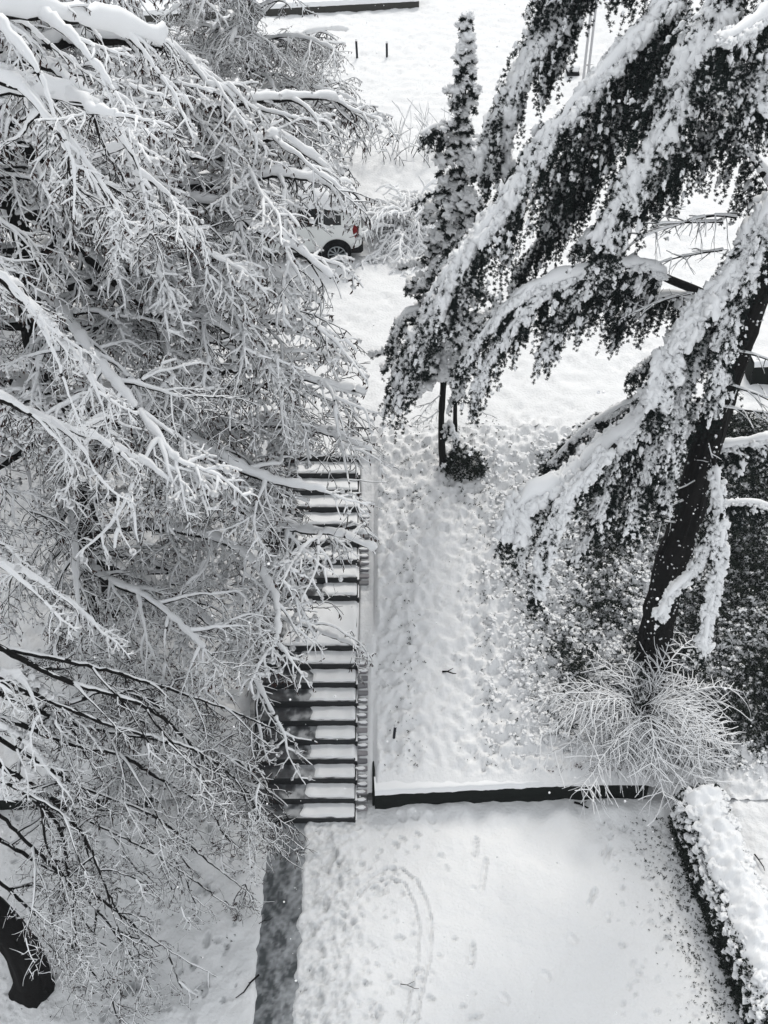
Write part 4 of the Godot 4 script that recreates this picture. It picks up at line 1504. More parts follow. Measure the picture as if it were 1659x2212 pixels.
func make_cedar() -> void:
	var base := Vector3(5.1, ground(5.1, -15.4), -15.4)
	var cedar := thing("weeping_cedar", "tall dark cedar on the right with drooping snow-laden needle curtains", "tree", base)
	var pts := PackedVector3Array()
	for q: Array in [[1410, 1400, -15.4], [1442, 1250, -15.4], [1480, 1130, -15.4], [1530, 950, -15.45], [1600, 730, -15.5], [1668, 560, -15.5], [1760, 330, -15.6], [1880, 60, -15.7], [2000, -200, -15.8]]:
		pts.append(at_z(q[0], q[1], q[2]) - base)
	pts[0].y -= 0.2
	pts = smooth_path(pts, 0.2)
	var r := taper(pts.size(), 0.3, 0.13)
	r[0] *= 1.3; r[1] *= 1.15
	for i in r.size():
		r[i] *= rng.randf_range(0.95, 1.05)
	var s := Shape.new()
	s.tube(pts, r, r, 30)
	furrow(s, pts, 0.13)
	var wood := build("trunk", s, bark_m, cedar)
	var flecks := Rows.new()
	for k in 420:
		var i := rng.randi_range(0, int(pts.size() * 0.6))
		var a := rng.randf_range(-0.2, 1.0) * PI
		var c := rng.randf_range(0.006, 0.02)
		flecks.put(any_turn(c), pts[i].lerp(pts[i + 1], rng.randf()) + Vector3(cos(a), 0, sin(a)) * r[i] * 0.98)
	many("snow_flecks", lumps[0], flecks, wood)
	# path, z at the start and at the tip, radius, look
	var boughs := [
		# the long one from the top down to the slim conifer
		[[[1560, -170], [1470, -30], [1400, 60], [1270, 200], [1150, 350], [1085, 450], [990, 570], [925, 690], [868, 830]], -16.6, -15.0, 0.07, {"load": 0.15, "hang": 1.75, "wide": 0.5, "dense": 1.3, "snowy": 0.5}],
		[[[1490, -80], [1450, 20], [1420, 100], [1330, 210], [1250, 330], [1195, 470]], -16.9, -16.2, 0.05, {"load": 0.1, "hang": 1.6, "wide": 0.6, "dense": 1.1, "snowy": 0.35}],
		[[[1600, -120], [1560, 20], [1500, 130], [1470, 220], [1400, 340], [1345, 450], [1315, 520]], -15.6, -14.8, 0.055, {"load": 0.17, "hang": 1.5, "wide": 0.6, "dense": 1.2, "snowy": 0.4}],
		# upper left plume
		[[[1290, -130], [1215, -20], [1180, 70], [1125, 170], [1080, 300], [1068, 370]], -17.6, -17.2, 0.045, {"load": 0.2, "hang": 1.3, "wide": 0.5, "dense": 1.0, "snowy": 0.6}],
		[[[1330, -160], [1280, -40], [1240, 60], [1200, 150]], -17.4, -17.4, 0.04, {"load": 0.09, "hang": 1.3, "wide": 0.5, "dense": 1.1, "snowy": 0.3}],
		[[[1390, -160], [1330, -80], [1250, -40], [1160, -10]], -17.0, -17.2, 0.03, {"load": 0.08, "hang": 0.7, "wide": 0.3, "dense": 0.8, "snowy": 0.3}],
		[[[1480, -160], [1430, -90], [1340, -30]], -16.6, -16.6, 0.03, {"load": 0.08, "hang": 0.9, "wide": 0.3, "dense": 0.8, "snowy": 0.2}],
		# dark curtains filling the upper right
		[[[1680, -140], [1600, -40], [1520, 40], [1460, 130], [1420, 220]], -16.0, -15.4, 0.05, {"load": 0.09, "hang": 1.6, "wide": 0.7, "dense": 1.1, "snowy": 0.28}],
		[[[1760, -80], [1690, 0], [1620, 60], [1560, 90]], -15.4, -14.2, 0.05, {"load": 0.09, "hang": 1.2, "wide": 0.6, "dense": 1.1, "snowy": 0.25}],
		[[[1800, 40], [1720, 60], [1660, 130], [1640, 220]], -15.4, -14.4, 0.05, {"load": 0.1, "hang": 1.4, "wide": 0.5, "dense": 1.1, "snowy": 0.35}],
		[[[1650, 180], [1590, 250], [1520, 300], [1440, 370], [1380, 420]], -15.8, -16.4, 0.05, {"load": 0.08, "hang": 1.4, "wide": 0.6, "dense": 1.1, "snowy": 0.4}],
		[[[1690, 430], [1600, 300], [1530, 205], [1470, 170]], -15.6, -16.6, 0.08, {"load": 0.07, "hang": 0.9, "wide": 0.4, "dense": 0.7, "snowy": 0.45}],
		[[[1400, 180], [1330, 300], [1250, 420], [1170, 520], [1120, 600]], -16.4, -16.4, 0.045, {"load": 0.08, "hang": 1.2, "wide": 0.7, "dense": 1.2, "snowy": 0.3}],
		[[[1480, 300], [1420, 400], [1330, 470], [1260, 520]], -16.0, -15.6, 0.045, {"load": 0.07, "hang": 0.9, "wide": 0.6, "dense": 1.1, "snowy": 0.25}],
		# the middle bough that arches left from the trunk
		[[[1560, 660], [1515, 632], [1450, 605], [1380, 575], [1300, 585], [1210, 605], [1130, 635], [1070, 690], [1010, 770]], -15.6, -14.9, 0.075, {"load": 0.09, "hang": 1.25, "wide": 0.45, "dense": 1.1, "snowy": 0.5, "from": 0.26}],
		[[[1230, 600], [1160, 650], [1110, 700], [1060, 780], [1030, 850]], -15.2, -14.6, 0.035, {"load": 0.08, "hang": 0.9, "wide": 0.4, "dense": 1.1, "snowy": 0.6}],
		[[[1420, 590], [1330, 620], [1250, 640], [1200, 700], [1180, 760]], -15.5, -14.8, 0.04, {"load": 0.06, "hang": 0.9, "wide": 0.5, "dense": 1.1, "snowy": 0.5}],
		[[[1520, 650], [1440, 640], [1370, 660], [1340, 720]], -15.6, -15.6, 0.04, {"load": 0.05, "hang": 0.8, "wide": 0.5, "dense": 1.1, "snowy": 0.4}],
		# right: the bright ridge coming down in front of the trunk
		[[[1760, 330], [1700, 420], [1650, 470], [1610, 560], [1540, 640], [1480, 720], [1440, 800], [1420, 880]], -15.2, -13.9, 0.06, {"load": 0.15, "hang": 1.1, "wide": 0.5, "dense": 1.2, "snowy": 0.6}],
		[[[1640, 520], [1600, 640], [1575, 700], [1560, 790], [1540, 880]], -14.6, -13.9, 0.04, {"load": 0.1, "hang": 0.9, "wide": 0.5, "dense": 1.2, "snowy": 0.6}],
		[[[1600, 600], [1560, 690], [1510, 760], [1470, 860], [1450, 960]], -14.8, -14.0, 0.04, {"load": 0.1, "hang": 0.9, "wide": 0.5, "dense": 1.0, "snowy": 0.7}],
		# lower left ones
		[[[1560, 720], [1480, 760], [1430, 830], [1370, 920], [1290, 980], [1200, 1050], [1130, 1090], [1100, 1160]], -15.3, -13.6, 0.06, {"load": 0.16, "hang": 0.95, "wide": 0.65, "dense": 1.4, "snowy": 0.6, "from": 0.15}],
		[[[1500, 800], [1420, 850], [1340, 880], [1260, 930], [1190, 1000]], -15.9, -15.6, 0.045, {"load": 0.06, "hang": 0.9, "wide": 0.55, "dense": 1.4, "snowy": 0.5}],
		[[[1330, 960], [1260, 1040], [1210, 1110], [1180, 1190], [1155, 1290]], -14.0, -13.2, 0.035, {"load": 0.11, "hang": 0.6, "wide": 0.45, "dense": 1.0, "snowy": 0.7}],
		[[[1470, 880], [1420, 960], [1380, 1050], [1370, 1130]], -14.6, -13.9, 0.04, {"load": 0.07, "hang": 0.8, "wide": 0.6, "dense": 1.5, "snowy": 0.5}],
		[[[1420, 900], [1340, 960], [1310, 1060], [1290, 1120]], -14.6, -13.8, 0.035, {"load": 0.06, "hang": 0.8, "wide": 0.6, "dense": 1.5, "snowy": 0.5}],
		[[[1460, 830], [1350, 920], [1250, 1000], [1180, 1090], [1125, 1200]], -15.9, -14.8, 0.04, {"load": 0.06, "hang": 0.8, "wide": 0.6, "dense": 1.3, "snowy": 0.5}],
		[[[1460, 940], [1370, 1010], [1300, 1100], [1250, 1190]], -15.2, -14.2, 0.035, {"load": 0.06, "hang": 0.75, "wide": 0.6, "dense": 1.4, "snowy": 0.5}],
		[[[1430, 960], [1400, 1060], [1360, 1140]], -15.0, -14.4, 0.03, {"load": 0.05, "hang": 0.6, "wide": 0.55, "dense": 1.4, "snowy": 0.5}],
		[[[1510, 860], [1480, 930], [1450, 1010], [1440, 1080]], -14.9, -14.4, 0.03, {"load": 0.06, "hang": 0.7, "wide": 0.5, "dense": 1.3, "snowy": 0.55}],
		[[[1560, 690], [1520, 720], [1430, 760], [1370, 800]], -15.7, -15.9, 0.04, {"load": 0.06, "hang": 0.9, "wide": 0.6, "dense": 1.2, "snowy": 0.5}],
		# the one hanging in front of the trunk's foot
		[[[1540, 990], [1552, 1060], [1558, 1150], [1552, 1240], [1530, 1330], [1520, 1400]], -14.9, -13.0, 0.035, {"load": 0.09, "hang": 0.55, "wide": 0.35, "dense": 0.9, "snowy": 0.75}],
		[[[1560, 1110], [1500, 1230], [1450, 1280], [1425, 1330]], -14.2, -13.4, 0.03, {"load": 0.085, "hang": 0.45, "wide": 0.35, "dense": 0.9, "snowy": 0.7}],
		# right of the trunk
		[[[1540, 970], [1600, 960], [1680, 950], [1760, 980]], -15.5, -15.4, 0.04, {"load": 0.08, "hang": 0.8, "wide": 0.5, "dense": 1.0, "snowy": 0.5}],
		[[[1480, 1120], [1560, 1090], [1640, 1090], [1720, 1120]], -15.6, -15.8, 0.04, {"load": 0.06, "hang": 0.6, "wide": 0.5, "dense": 0.8, "snowy": 0.5, "from": 0.3}],
	]
	for b: Array in boughs:
		needle_branch(cedar, base, traced(b[0], b[1], b[2]), b[3], b[4])
	for q: Array in [[1510, 632, -15.5, -1, 0.2, 1.1], [1590, 470, -15.5, -0.9, 0.3, 1.6], [1560, 540, -15.5, -1, -0.1, 1.2], [1560, 480, -15.6, -0.8, 0.4, 1.2], [1480, 1080, -15.3, -1, -0.1, 1.0], [1470, 1130, -15.3, -1, 0.15, 1.3], [1500, 1040, -15.2, -0.6, -0.5, 0.8], [1570, 830, -15.2, 1, 0.1, 1.3], [1560, 880, -15.2, 1, 0.0, 1.4], [1590, 760, -15.3, 1, 0.1, 1.2], [1530, 960, -15.1, 0.3, -0.5, 0.8], [1640, 620, -15.4, 1, 0.0, 1.0]]:
		dead_twigs(cedar, base, at_z(q[0], q[1], q[2]), Vector3(q[3], q[4], rng.randf_range(0.0, 0.6)), q[5], 0.02, 0.5)


func make_slim_conifer() -> void:
	var base := on_ground(957, 1008)
	var tree := thing("slim_conifer", "slender conifer with two thin dark stems standing on the slope in the middle", "tree", base)
	var z := base.z
	var stems := [[[957, 1005], [953, 920], [957, 840], [975, 600], [1000, 300], [1009, 40]], [[985, 985], [983, 900], [985, 840], [995, 600]]]
	var main := PackedVector3Array()
	for i in 2:
		var pts := PackedVector3Array()
		for q: Array in stems[i]:
			pts.append(at_z(q[0], q[1], z - 0.15 * i) - base)
		pts[0].y -= 0.1
		pts = smooth_path(pts, 0.2)
		var s := Shape.new()
		var r := taper(pts.size(), 0.075 if i == 0 else 0.055, 0.012)
		for k in r.size():
			r[k] *= rng.randf_range(0.9, 1.1)
		s.tube(pts, r, r, 9)
		build("trunk", s, bark_m, tree)
		if i == 0:
			main = pts
	var green := [Rows.new(), Rows.new()]
	var white := [Rows.new(), Rows.new(), Rows.new()]
	var wood := Shape.new()
	var n := main.size()
	for k in 380:
		var u := pow(rng.randf(), 0.9)
		var y := lerpf(2.2, main[n - 1].y - 0.05, u)
		var i := 0
		while i < n - 1 and main[i].y < y:
			i += 1
		var az := rng.randf() * TAU
		var fat := lerpf(1.08, 0.07, pow(u, 0.85)) * (1.0 + 1.1 * low.get_noise_2d(y * 2.6 + 3.0, fmod(az, TAU) * 1.2))
		if u > 0.53 and u < 0.6:
			fat *= 1.5
		var l := fat * rng.randf_range(0.55, 1.15)
		var p := grow(main[i], Vector3(cos(az), rng.randf_range(0.1, 0.5), sin(az)), l, maxi(4, int(l / 0.06)), rng.randf_range(0.9, 2.2), 0.1)
		wood.tube(p, taper(p.size(), 0.01, 0.004), taper(p.size(), 0.01, 0.004), 4)
		for j in range(1, p.size()):
			var v := float(j) / p.size()
			for q in 3:
				green[q % 2].put(any_turn(rng.randf_range(0.9, 1.5)), p[j] + Vector3(rng.randf_range(-1, 1), rng.randf_range(-1, 0.6), rng.randf_range(-1, 1)) * lerpf(0.06, 0.025, u))
			if rng.randf() < lerpf(0.6, 0.4, u):
				var a := rng.randf_range(0.035, 0.085) * lerpf(1.1, 0.7, u)
				white[j % 3].put(yaw_turn(Vector3(a, a * rng.randf_range(0.7, 1.2), a)), p[j] + UP * 0.055 + Vector3(rng.randf_range(-1, 1), 0, rng.randf_range(-1, 1)) * 0.03)
			if rng.randf() < 0.1:
				var a := rng.randf_range(0.08, 0.13) * lerpf(1.1, 0.7, u)
				white[j % 3].put(yaw_turn(Vector3(a, a * 0.9, a)), p[j] + UP * 0.06)
	build("side_branches", wood, bark_m, tree).set_meta("kind", "stuff")
	for q in 2:
		many("needles", tufts[q], green[q], tree)
	for q in 3:
		many("snow_clumps", lumps[q], white[q], tree)
	# the boughs that stick out low down
	for b: Array in [[[[955, 690], [900, 672], [865, 690], [845, 740]], {"load": 0.07, "hang": 0.7, "wide": 0.35, "dense": 0.9, "snowy": 0.6, "from": 0.3}], [[[960, 300], [940, 275], [915, 290]], {"load": 0.05, "hang": 0.35, "wide": 0.3, "dense": 0.9, "snowy": 0.5}], [[[1000, 330], [1030, 345], [1050, 400]], {"load": 0.08, "hang": 0.35, "wide": 0.3, "dense": 0.9, "snowy": 0.6}], [[[960, 780], [905, 790], [880, 830]], {"load": 0.06, "hang": 0.5, "wide": 0.35, "dense": 0.9, "snowy": 0.5}], [[[985, 780], [1000, 820], [975, 870]], {"load": 0.06, "hang": 0.4, "wide": 0.3, "dense": 0.8, "snowy": 0.6}], [[[957, 935], [970, 915], [985, 945]], {"load": 0.05, "hang": 0.3, "wide": 0.4, "dense": 0.8, "snowy": 0.9}]]:
		needle_branch(tree, base, traced(b[0], z, z + 0.4), 0.018, b[1])
	for q: Array in [[957, 850, -1, -0.5, 0.9], [985, 850, 1, -0.4, 0.7], [957, 880, -0.9, -0.6, 0.6]]:
		dead_twigs(tree, base, at_z(q[0], q[1], z), Vector3(q[2], q[3], 0.3), q[4], 0.008, 0.5)
	# the low dark bush round its foot
	var fb := on_ground(1000, 1012)
	var bush := thing("ivy_mound", "low dark evergreen mound dusted with snow at the foot of the two thin stems", "shrub", fb)
	var lv := Rows.new()
	var sn := Rows.new()
	for k in 700:
		var a := rng.randf() * TAU
		var q := sqrt(rng.randf())
		var p := Vector3(cos(a) * q * 0.48, 0, sin(a) * q * 0.4)
		p.y = (1.0 - q * q) * 0.55 * rng.randf_range(0.3, 1.0) + 0.02
		lv.put(any_turn(rng.randf_range(0.8, 1.3)), p)
		if rng.randf() < 0.16 and p.z < 0.15:
			var c := rng.randf_range(0.02, 0.05)
			sn.put(yaw_turn(Vector3(c, c * 0.7, c)), p + UP * 0.06)
	many("leaves", leaf_clumps[0], lv, bush)
	many("snow_clumps", lumps[1], sn, bush)


func make_shrubs() -> void:
	arching_shrub("arching_shrub", "big fountain-shaped bare shrub with frosted arching stems above the end of the dark wall", on_ground(1385, 1550), 76, 2.2, 1.3, 2.8, 0.011, 0.66)
	arching_shrub("snow_bush", "rounded bush bowed under white snow beside the car's tail", on_ground(884, 505), 90, 2.3, 1.5, 3.3, 0.042, 0.36)
	var b := on_ground(880, 345)
	var stems := thing("stem_shrub", "loose upright bare stems sticking up behind the bowed bush", "shrub", b)
	var s := Shape.new()
	var w := Shape.new()
	for k in 46:
		var x := rng.randf_range(-1.7, 1.6)
		var p := grow(Vector3(x, 0, rng.randf_range(-0.5, 0.5)), Vector3(rng.randf_range(-0.45, 0.45), 1, rng.randf_range(-0.4, 0.4)), rng.randf_range(0.6, 1.7), 8, rng.randf_range(-0.3, 0.5), 0.12)
		s.tube(p, taper(9, 0.012, 0.004), taper(9, 0.012, 0.004), 4)
		lay_snow(w, p, taper(9, 0.012, 0.004), 0.02, 0.025, 5, 0.4, 0.1)
		for q in 2:
			var e := grow(p[rng.randi_range(3, 6)], Vector3(rng.randf_range(-1, 1), 0.8, rng.randf_range(-1, 1)), rng.randf_range(0.3, 0.7), 5, 0.2, 0.15)
			s.tube(e, taper(6, 0.007, 0.003), taper(6, 0.007, 0.003), 3)
			lay_snow(w, e, taper(6, 0.007, 0.003), 0.015, 0.02, 5, 0.4, 0.1)
	build("stems", s, twig_m, stems).set_meta("kind", "stuff")
	build("snow", w, snow_m, stems).set_meta("kind", "stuff")
	arching_shrub("white_bush", "snow-buried bush high at the upper right between the cedar curtains", on_ground(1608, 205), 150, 2.6, 1.4, 2.6, 0.05, 0.45)
	arching_shrub("tangled_shrub", "dark tangled twigs on top of the low wall at the left", on_ground(440, 1712), 46, 0.75, 1.2, 2.2, 0.006, 0.2)
	arching_shrub("tangled_shrub", "dark tangled twigs behind the end of the low wall nearest the corner tree", on_ground(265, 1690), 50, 0.85, 1.2, 2.2, 0.006, 0.2)


func make_hedge() -> void:
	var a := Vector3(5.55, 0, -12.6)
	var hedge := thing("clipped_hedge", "long clipped hedge at the lower right with thick lumps of snow along its top", "hedge", a)
	hedge.rotation.y = 0.15
	var l := 6.6
	var leaf := [Rows.new(), Rows.new()]
	var body := Shape.new()
	var half := 0.3
	var tall := 1.0
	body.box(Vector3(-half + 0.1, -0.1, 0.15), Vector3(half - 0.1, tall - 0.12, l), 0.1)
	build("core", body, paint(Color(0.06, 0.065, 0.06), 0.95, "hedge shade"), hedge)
	for k in 9000:
		var face := rng.randf()
		var z := rng.randf_range(0.0, l)
		var y := rng.randf_range(0.0, tall)
		var p: Vector3
		if face < 0.62:
			p = Vector3(-half + rng.randf_range(-0.07, 0.1) - 0.1 * (1.0 - y / tall), y, z)
		elif face < 0.75:
			p = Vector3(half + rng.randf_range(-0.1, 0.06), y, z)
		elif face < 0.9:
			p = Vector3(rng.randf_range(-half, half), tall - rng.randf_range(0.0, 0.14), z)
		else:
			p = Vector3(rng.randf_range(-half, half), y, rng.randf_range(-0.06, 0.1))
		leaf[k % 2].put(any_turn(rng.randf_range(0.7, 1.2)), p)
	for q in 2:
		many("leaves", leaf_clumps[q], leaf[q], hedge)
	# the snow on top: a lumpy sheet that breaks up towards the edges
	var lumpy := FastNoiseLite.new()
	lumpy.seed = 77
	lumpy.noise_type = FastNoiseLite.TYPE_CELLULAR
	lumpy.frequency = 3.2
	lumpy.cellular_return_type = FastNoiseLite.RETURN_DISTANCE
	lumpy.cellular_jitter = 1.0
	var top := func(x: float, z: float) -> float:
		var e := minf(half + 0.08 + 0.09 * mid.get_noise_2d(z * 1.2, x) - absf(x - 0.03), minf(z + 0.02, l - z))
		var v := lumpy.get_noise_2d(x, z) + 0.35 * mid.get_noise_2d(x * 1.5, z * 1.5)
		var lift := sqrt(clampf(e / 0.16, 0.0, 1.0))
		if e < -0.015:
			return -99.0
		return tall - 0.02 - 0.1 * pow(absf(x) / half, 2.0) + 0.19 * lift - 0.3 * (v + 0.5) * (0.5 + 0.5 * lift) + 0.05 * low.get_noise_2d(x, z) + 0.035 * fine.get_noise_2d(x * 0.7, z * 0.7)
	build("snow", sheet(-half - 0.16, half + 0.2, 0.0, l, 0.03, top, no_color, []), snow_m, hedge)
	var sn := [Rows.new(), Rows.new(), Rows.new()]
	for k in 1500:
		var side := rng.randf()
		var z := rng.randf_range(0.0, l)
		var c := rng.randf_range(0.02, 0.075)
		var p := Vector3(-half + rng.randf_range(-0.12, 0.08), tall - 0.05 - pow(rng.randf(), 1.6) * 0.75, z)
		if side > 0.45:
			p = Vector3(half + rng.randf_range(-0.1, 0.12), tall - pow(rng.randf(), 2.0) * 0.6, z)
		if side > 0.75:
			p = Vector3(rng.randf_range(-half, half), tall + rng.randf_range(-0.02, 0.06), z)
			c *= 1.5
		sn[k % 3].put(yaw_turn(Vector3(c, c * 0.75, c)), p)
	for q in 3:
		many("snow_clumps", lumps[q], sn[q], hedge)


func make_ground_cover() -> void:
	# ivy and low evergreens showing through the snow of the right slope
	var ivy := [Rows.new(), Rows.new(), Rows.new(), Rows.new()]
	var snow := [Rows.new(), Rows.new(), Rows.new(), Rows.new()]
	var patch := FastNoiseLite.new()
	patch.seed = 21
	patch.frequency = 0.55
	for k in 62000:
		var x := rng.randf_range(1.6, 9.0)
		var z := rng.randf_range(-20.5, -12.6)
		var d := -z
		var inside := smoothstep(1.7, 3.9, x + 0.9 * patch.get_noise_2d(x * 2.0, z * 2.0)) * smoothstep(13.1, 14.2, d + 0.5 * patch.get_noise_2d(x, z)) * smoothstep(20.3, 17.6, d - maxf(0.0, x - 5.0) + 1.2 * patch.get_noise_2d(x * 1.5, z * 1.5))
		var dark := clampf(0.3 + 0.9 * patch.get_noise_2d(x, z) + 0.16 * (x - 3.8), 0.03, 0.9)
		if x > 5.9:
			dark = maxf(dark, 0.5)
		dark *= inside
		if rng.randf() > inside:
			continue
		var h := slope_height(x, z) if z > -20.2 else upper_height(x, z)
		if rng.randf() < dark:
			ivy[k % 4].put(any_turn(rng.randf_range(0.7, 1.35)), Vector3(x, h + rng.randf_range(0.0, 0.07 + 0.12 * dark), z))
		if rng.randf() < 0.62 - 0.35 * dark:
			var c := rng.randf_range(0.012, 0.038)
			snow[k % 4].put(yaw_turn(Vector3(c * rng.randf_range(0.9, 1.8), c * 0.6, c)), Vector3(x, h + rng.randf_range(0.0, 0.09), z))
	for q in 4:
		var o := many("ground_ivy", leaf_clumps[q], ivy[q])
		tag(o, "dark ivy leaves showing through the snow under the cedar", "ground cover", "ivy under the cedar")
		o = many("ivy_snow", lumps[q], snow[q])
		tag(o, "small cushions of snow lying on the ivy under the cedar", "snow", "snow on the ivy")
	# grass and leaf tips poking through the slope and at the hedge's foot
	var tips := [Rows.new(), Rows.new()]
	for k in 9000:
		var x := rng.randf_range(-0.15, 2.9)
		var z := rng.randf_range(-20.4, -13.3)
		var lane := smoothstep(0.55, 0.2, absf(x - 1.05 - (-z - 13.0) * 0.03)) * smoothstep(18.4, 17.6, -z)
		var band := exp(-pow((x - 1.95) / 0.14, 2.0)) + exp(-pow((x - 0.5) / 0.22, 2.0)) * 0.55 + smoothstep(17.8, 18.6, -z) * 0.6
		if rng.randf() > (0.1 + band) * (1.0 - lane * 0.93) * (0.45 + patch.get_noise_2d(x * 2.5, z * 2.5)):
			continue
		tips[k % 2].put(any_turn(rng.randf_range(0.25, 0.7)), Vector3(x, slope_height(x, z) - 0.012, z))
	for k in 900:
		var z := rng.randf_range(-12.6, -6.8)
		var q := absf(rng.randfn(0.0, 0.42))
		var x := 5.05 + (z + 12.6) * 0.15 - q
		tips[k % 2].put(any_turn(rng.randf_range(0.35, 0.9) * lerpf(1.0, 0.5, clampf(q, 0, 1))), Vector3(x, plaza_height(x, z) + rng.randf_range(-0.02, 0.04) * (1.0 - q), z))
	for k in 1700:
		var x := rng.randf_range(-7.0, -2.4)
		var z := rng.randf_range(-12.6, -7.0)
		if rng.randf() < 0.25 + 0.9 * patch.get_noise_2d(x * 2.0, z * 2.0):
			tips[k % 2].put(any_turn(rng.randf_range(0.25, 0.6)), Vector3(x, plaza_height(x, z) - 0.005, z))
	for q in 2:
		var o := many("grass_tips", leaf_clumps[q + 2], tips[q])
		tag(o, "dark grass and leaf tips poking through the thin snow", "grass", "tips poking through the snow")
	# withered red-brown leaves on the wall's right end
	var red_m := paint(Color(0.2, 0.1, 0.1), 0.8, "withered leaves")
	var red := leaves_mesh(5, 0.07, 0.06, red_m)
	var rows := Rows.new()
	for k in 130:
		var u := pow(rng.randf(), 0.6)
		var x := lerpf(2.6, 4.9, u)
		rows.put(any_turn(rng.randf_range(0.5, 1.0)), Vector3(x, 0.62 + rng.randf_range(-0.02, 0.1) * u, -13.3 - rng.randf_range(-0.08, 0.18)))
	tag(many("withered_leaves", red, rows), "withered dark red leaves along the right end of the dark wall", "leaves")


func post(called: String, label: String, category: String, foot: Vector3, height: float, radius: float, lean: Vector3, mat: Material, cap: float, group := "") -> Node3D:
	var o := thing(called, label, category, foot, group)
	var s := Shape.new()
	s.tube(PackedVector3Array([Vector3(0, -0.1, 0), lean * 0.5 + UP * height * 0.5, lean + UP * (height - 0.01), lean + UP * height]), PackedFloat32Array([radius, radius, radius, radius * 0.7]), PackedFloat32Array([radius, radius, radius, radius * 0.7]), 12)
	build("shaft", s, mat, o)
	var c := Shape.new()
	c.tube(PackedVector3Array([lean + UP * (height - 0.005), lean + UP * (height + cap * 0.5), lean + UP * (height + cap)]), PackedFloat32Array([radius * 1.05, radius * 1.1, radius * 0.35]), PackedFloat32Array([radius * 1.05, radius * 1.1, radius * 0.35]), 10)
	build("snow_cap", c, snow_m, o)
	return o


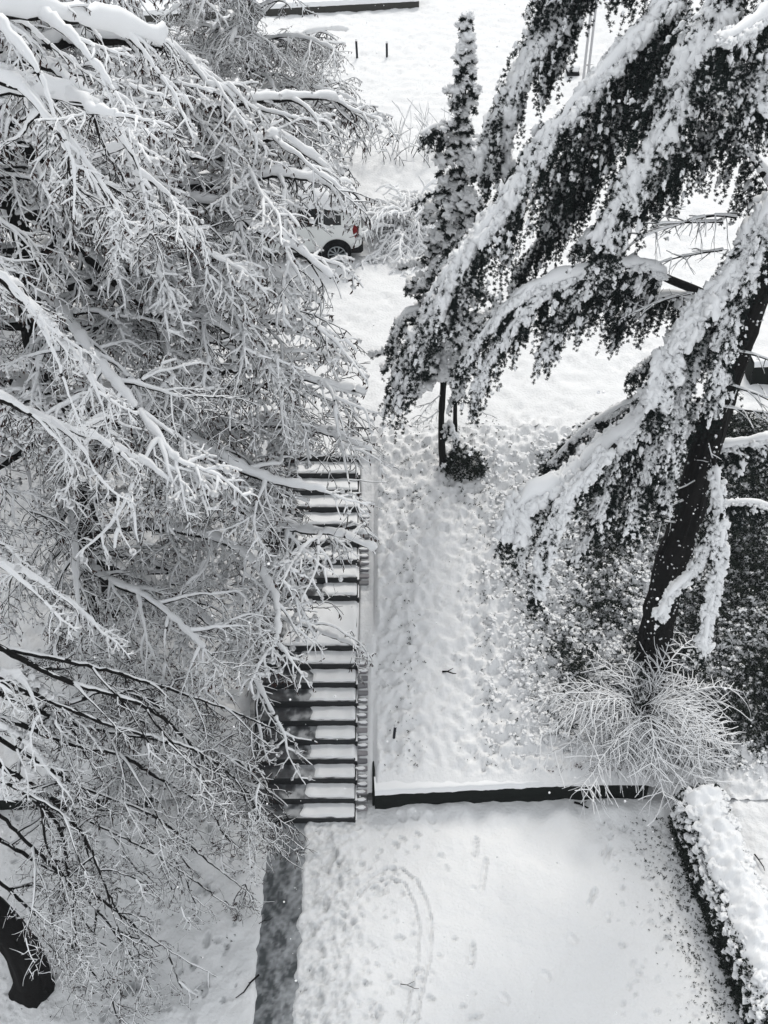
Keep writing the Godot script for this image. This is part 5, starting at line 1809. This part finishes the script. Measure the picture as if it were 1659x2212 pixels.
func make_small_things() -> void:
	var iron := paint(Color(0.1, 0.11, 0.14), 0.5, "dark metal")
	make_car(Vector3(-2.56, ground(-2.56, -27.2) + 0.02, -27.25), 0.03)
	post("bollard", "dark slim post in the snowfield, the left one of the pair below the far wall", "post", on_ground(772, 130), 0.62, 0.035, Vector3(-0.03, 0, 0), iron, 0.05, "posts in the snowfield")
	post("bollard", "dark slim post in the snowfield, the right one of the pair below the far wall", "post", on_ground(836, 126), 0.5, 0.035, Vector3(-0.01, 0, 0), iron, 0.04, "posts in the snowfield")
	post("stake", "short dark stake standing in the snow just above the low wall's left end", "post", on_ground(850, 1599), 0.42, 0.026, Vector3(0.03, 0, 0), iron, 0.02)

	# light pole with a small box, dark beam behind it
	var f := on_ground(1262, 190)
	var pole_m := paint(Color(0.72, 0.72, 0.73), 0.5, "galvanised steel")
	var lamp := thing("light_pole", "pale slim double pole rising out of the snow between the cedar boughs", "pole", f)
	for k in 2:
		var s := Shape.new()
		s.tube(PackedVector3Array([Vector3(k * 0.13 - 0.06, -0.2, 0), Vector3(k * 0.13 - 0.06, 3.2, 0)]), PackedFloat32Array([0.04, 0.035]), PackedFloat32Array([0.04, 0.035]), 10)
		build("shaft", s, pole_m, lamp)
	f = on_ground(1235, 174)
	var bench := thing("wooden_bench", "small snow-topped dark bench in front of the pale pole", "bench", f)
	var dark := paint(Color(0.12, 0.115, 0.12), 0.8, "dark wood")
	var s2 := Shape.new()
	s2.box(Vector3(-0.19, 0.22, -0.25), Vector3(0.19, 0.3, 0.2), 0.01)
	build("seat", s2, dark, bench)
	for k in 2:
		s2 = Shape.new()
		s2.box(Vector3(-0.17 + k * 0.26, -0.1, -0.2), Vector3(-0.09 + k * 0.26, 0.22, 0.18), 0.01)
		build("leg", s2, dark, bench)
	s2 = Shape.new()
	s2.tube(PackedVector3Array([Vector3(-0.2, 0.38, -0.03), Vector3(-0.15, 0.4, -0.03), Vector3(0.15, 0.4, -0.03), Vector3(0.2, 0.38, -0.03)]), PackedFloat32Array([0.08, 0.22, 0.22, 0.08]), PackedFloat32Array([0.05, 0.12, 0.12, 0.05]), 10)
	build("snow", s2, snow_m, bench)
	f = on_ground(1285, 165)
	var rail := thing("dark_rail", "short dark horizontal beam to the right of the pale pole", "rail", f)
	s2 = Shape.new()
	s2.box(Vector3(-0.3, 0.25, -0.05), Vector3(0.7, 0.36, 0.05), 0.01)
	build("beam", s2, dark, rail)
	for k in 2:
		s2 = Shape.new()
		s2.box(Vector3(-0.2 + k * 0.75, -0.1, -0.03), Vector3(-0.13 + k * 0.75, 0.25, 0.03), 0.005)
		build("leg", s2, dark, rail)

	# round-lidded bin half hidden behind the long bough
	f = on_ground(1103, 452)
	var bin := thing("waste_bin", "pale round-lidded bin under a cap of snow behind the long cedar bough", "bin", f)
	var pale := paint(Color(0.6, 0.59, 0.53), 0.6, "pale plastic")
	s2 = Shape.new()
	s2.box(Vector3(-0.27, 0.06, -0.3), Vector3(0.27, 0.62, 0.28), 0.05)
	build("body", s2, pale, bin)
	s2 = Shape.new()
	s2.tube(PackedVector3Array([Vector3(-0.3, 0.63, 0), Vector3(-0.28, 0.63, 0), Vector3(0.28, 0.63, 0), Vector3(0.3, 0.63, 0)]), PackedFloat32Array([0.28, 0.32, 0.32, 0.28]), PackedFloat32Array([0.12, 0.16, 0.16, 0.12]), 16)
	build("lid", s2, dark, bin)
	s2 = Shape.new()
	s2.tube(PackedVector3Array([Vector3(-0.28, 0.72, 0), Vector3(-0.2, 0.76, -0.02), Vector3(0.2, 0.76, -0.02), Vector3(0.28, 0.72, 0)]), PackedFloat32Array([0.15, 0.3, 0.3, 0.15]), PackedFloat32Array([0.06, 0.13, 0.13, 0.06]), 12)
	build("snow", s2, snow_m, bin)
	for k in 2:
		s2 = Shape.new()
		s2.tube(PackedVector3Array([Vector3(-0.3 + k * 0.56, 0.1, 0.2), Vector3(-0.26 + k * 0.56, 0.1, 0.2)]), PackedFloat32Array([0.1, 0.1]), PackedFloat32Array([0.1, 0.1]), 14)
		build("wheel", s2, dark, bin)

	# fallen twigs lying on the snow
	var twigs := [[[955, 1456], [985, 1460], "thin fallen twig lying on the smooth lane of the slope", 0.02], [[560, 2110], [510, 2160], "dark fallen stick beside the lower end of the shovelled path", 0.018], [[1240, 1738], [1275, 1752], "bent dark stick lying under the front of the dark wall", 0.025], [[865, 2130], [905, 2140], "thin forked twig lying inside the curved track", 0.008], [[1628, 1850], [1650, 1885], "dark straight twig on the snow beyond the hedge", 0.015], [[560, 2000], [590, 1985], "tiny twig lying across the path's left border", 0.008]]
	for q: Array in twigs:
		var a := on_ground(q[0][0], q[0][1])
		var b := on_ground(q[1][0], q[1][1])
		a.y += 0.07
		b.y += 0.07
		var m := (b - a)
		s2 = Shape.new()
		var p := PackedVector3Array([Vector3.ZERO, m * 0.35 + UP * 0.025, m * 0.7 + Vector3(0.02, 0.02, 0.03), m])
		s2.tube(p, taper(4, q[3], q[3] * 0.4), taper(4, q[3], q[3] * 0.4), 5)
		s2.tube(PackedVector3Array([p[1], p[1] + m * 0.25 + Vector3(0.05, 0.01, -0.08)]), PackedFloat32Array([q[3] * 0.6, q[3] * 0.3]), PackedFloat32Array([q[3] * 0.6, q[3] * 0.3]), 4)
		tag(_at(build("fallen_twig", s2, bark_m), a), q[2], "twig")


func _at(o: Node3D, p: Vector3) -> Node3D:
	o.position = p
	return o


func make_snowfall() -> void:
	var s := Shape.new()
	s.tube(PackedVector3Array([Vector3(0, -0.8, 0), Vector3(0, -0.3, 0), Vector3(0, 0.35, 0), Vector3(0, 0.8, 0)]), PackedFloat32Array([0.3, 0.9, 0.85, 0.3]), PackedFloat32Array([0.3, 0.9, 0.85, 0.3]), 6)
	var rows := Rows.new()
	for k in 2600:
		var p := Vector3(rng.randf_range(-9, 10), rng.randf_range(0.3, 19.0), rng.randf_range(-36, -5.5))
		rows.put(any_turn(rng.randf_range(0.006, 0.015)), p)
	tag(many("falling_snow", s.mesh(snow_m), rows), "scattered snowflakes drifting down through the air", "snowflakes")
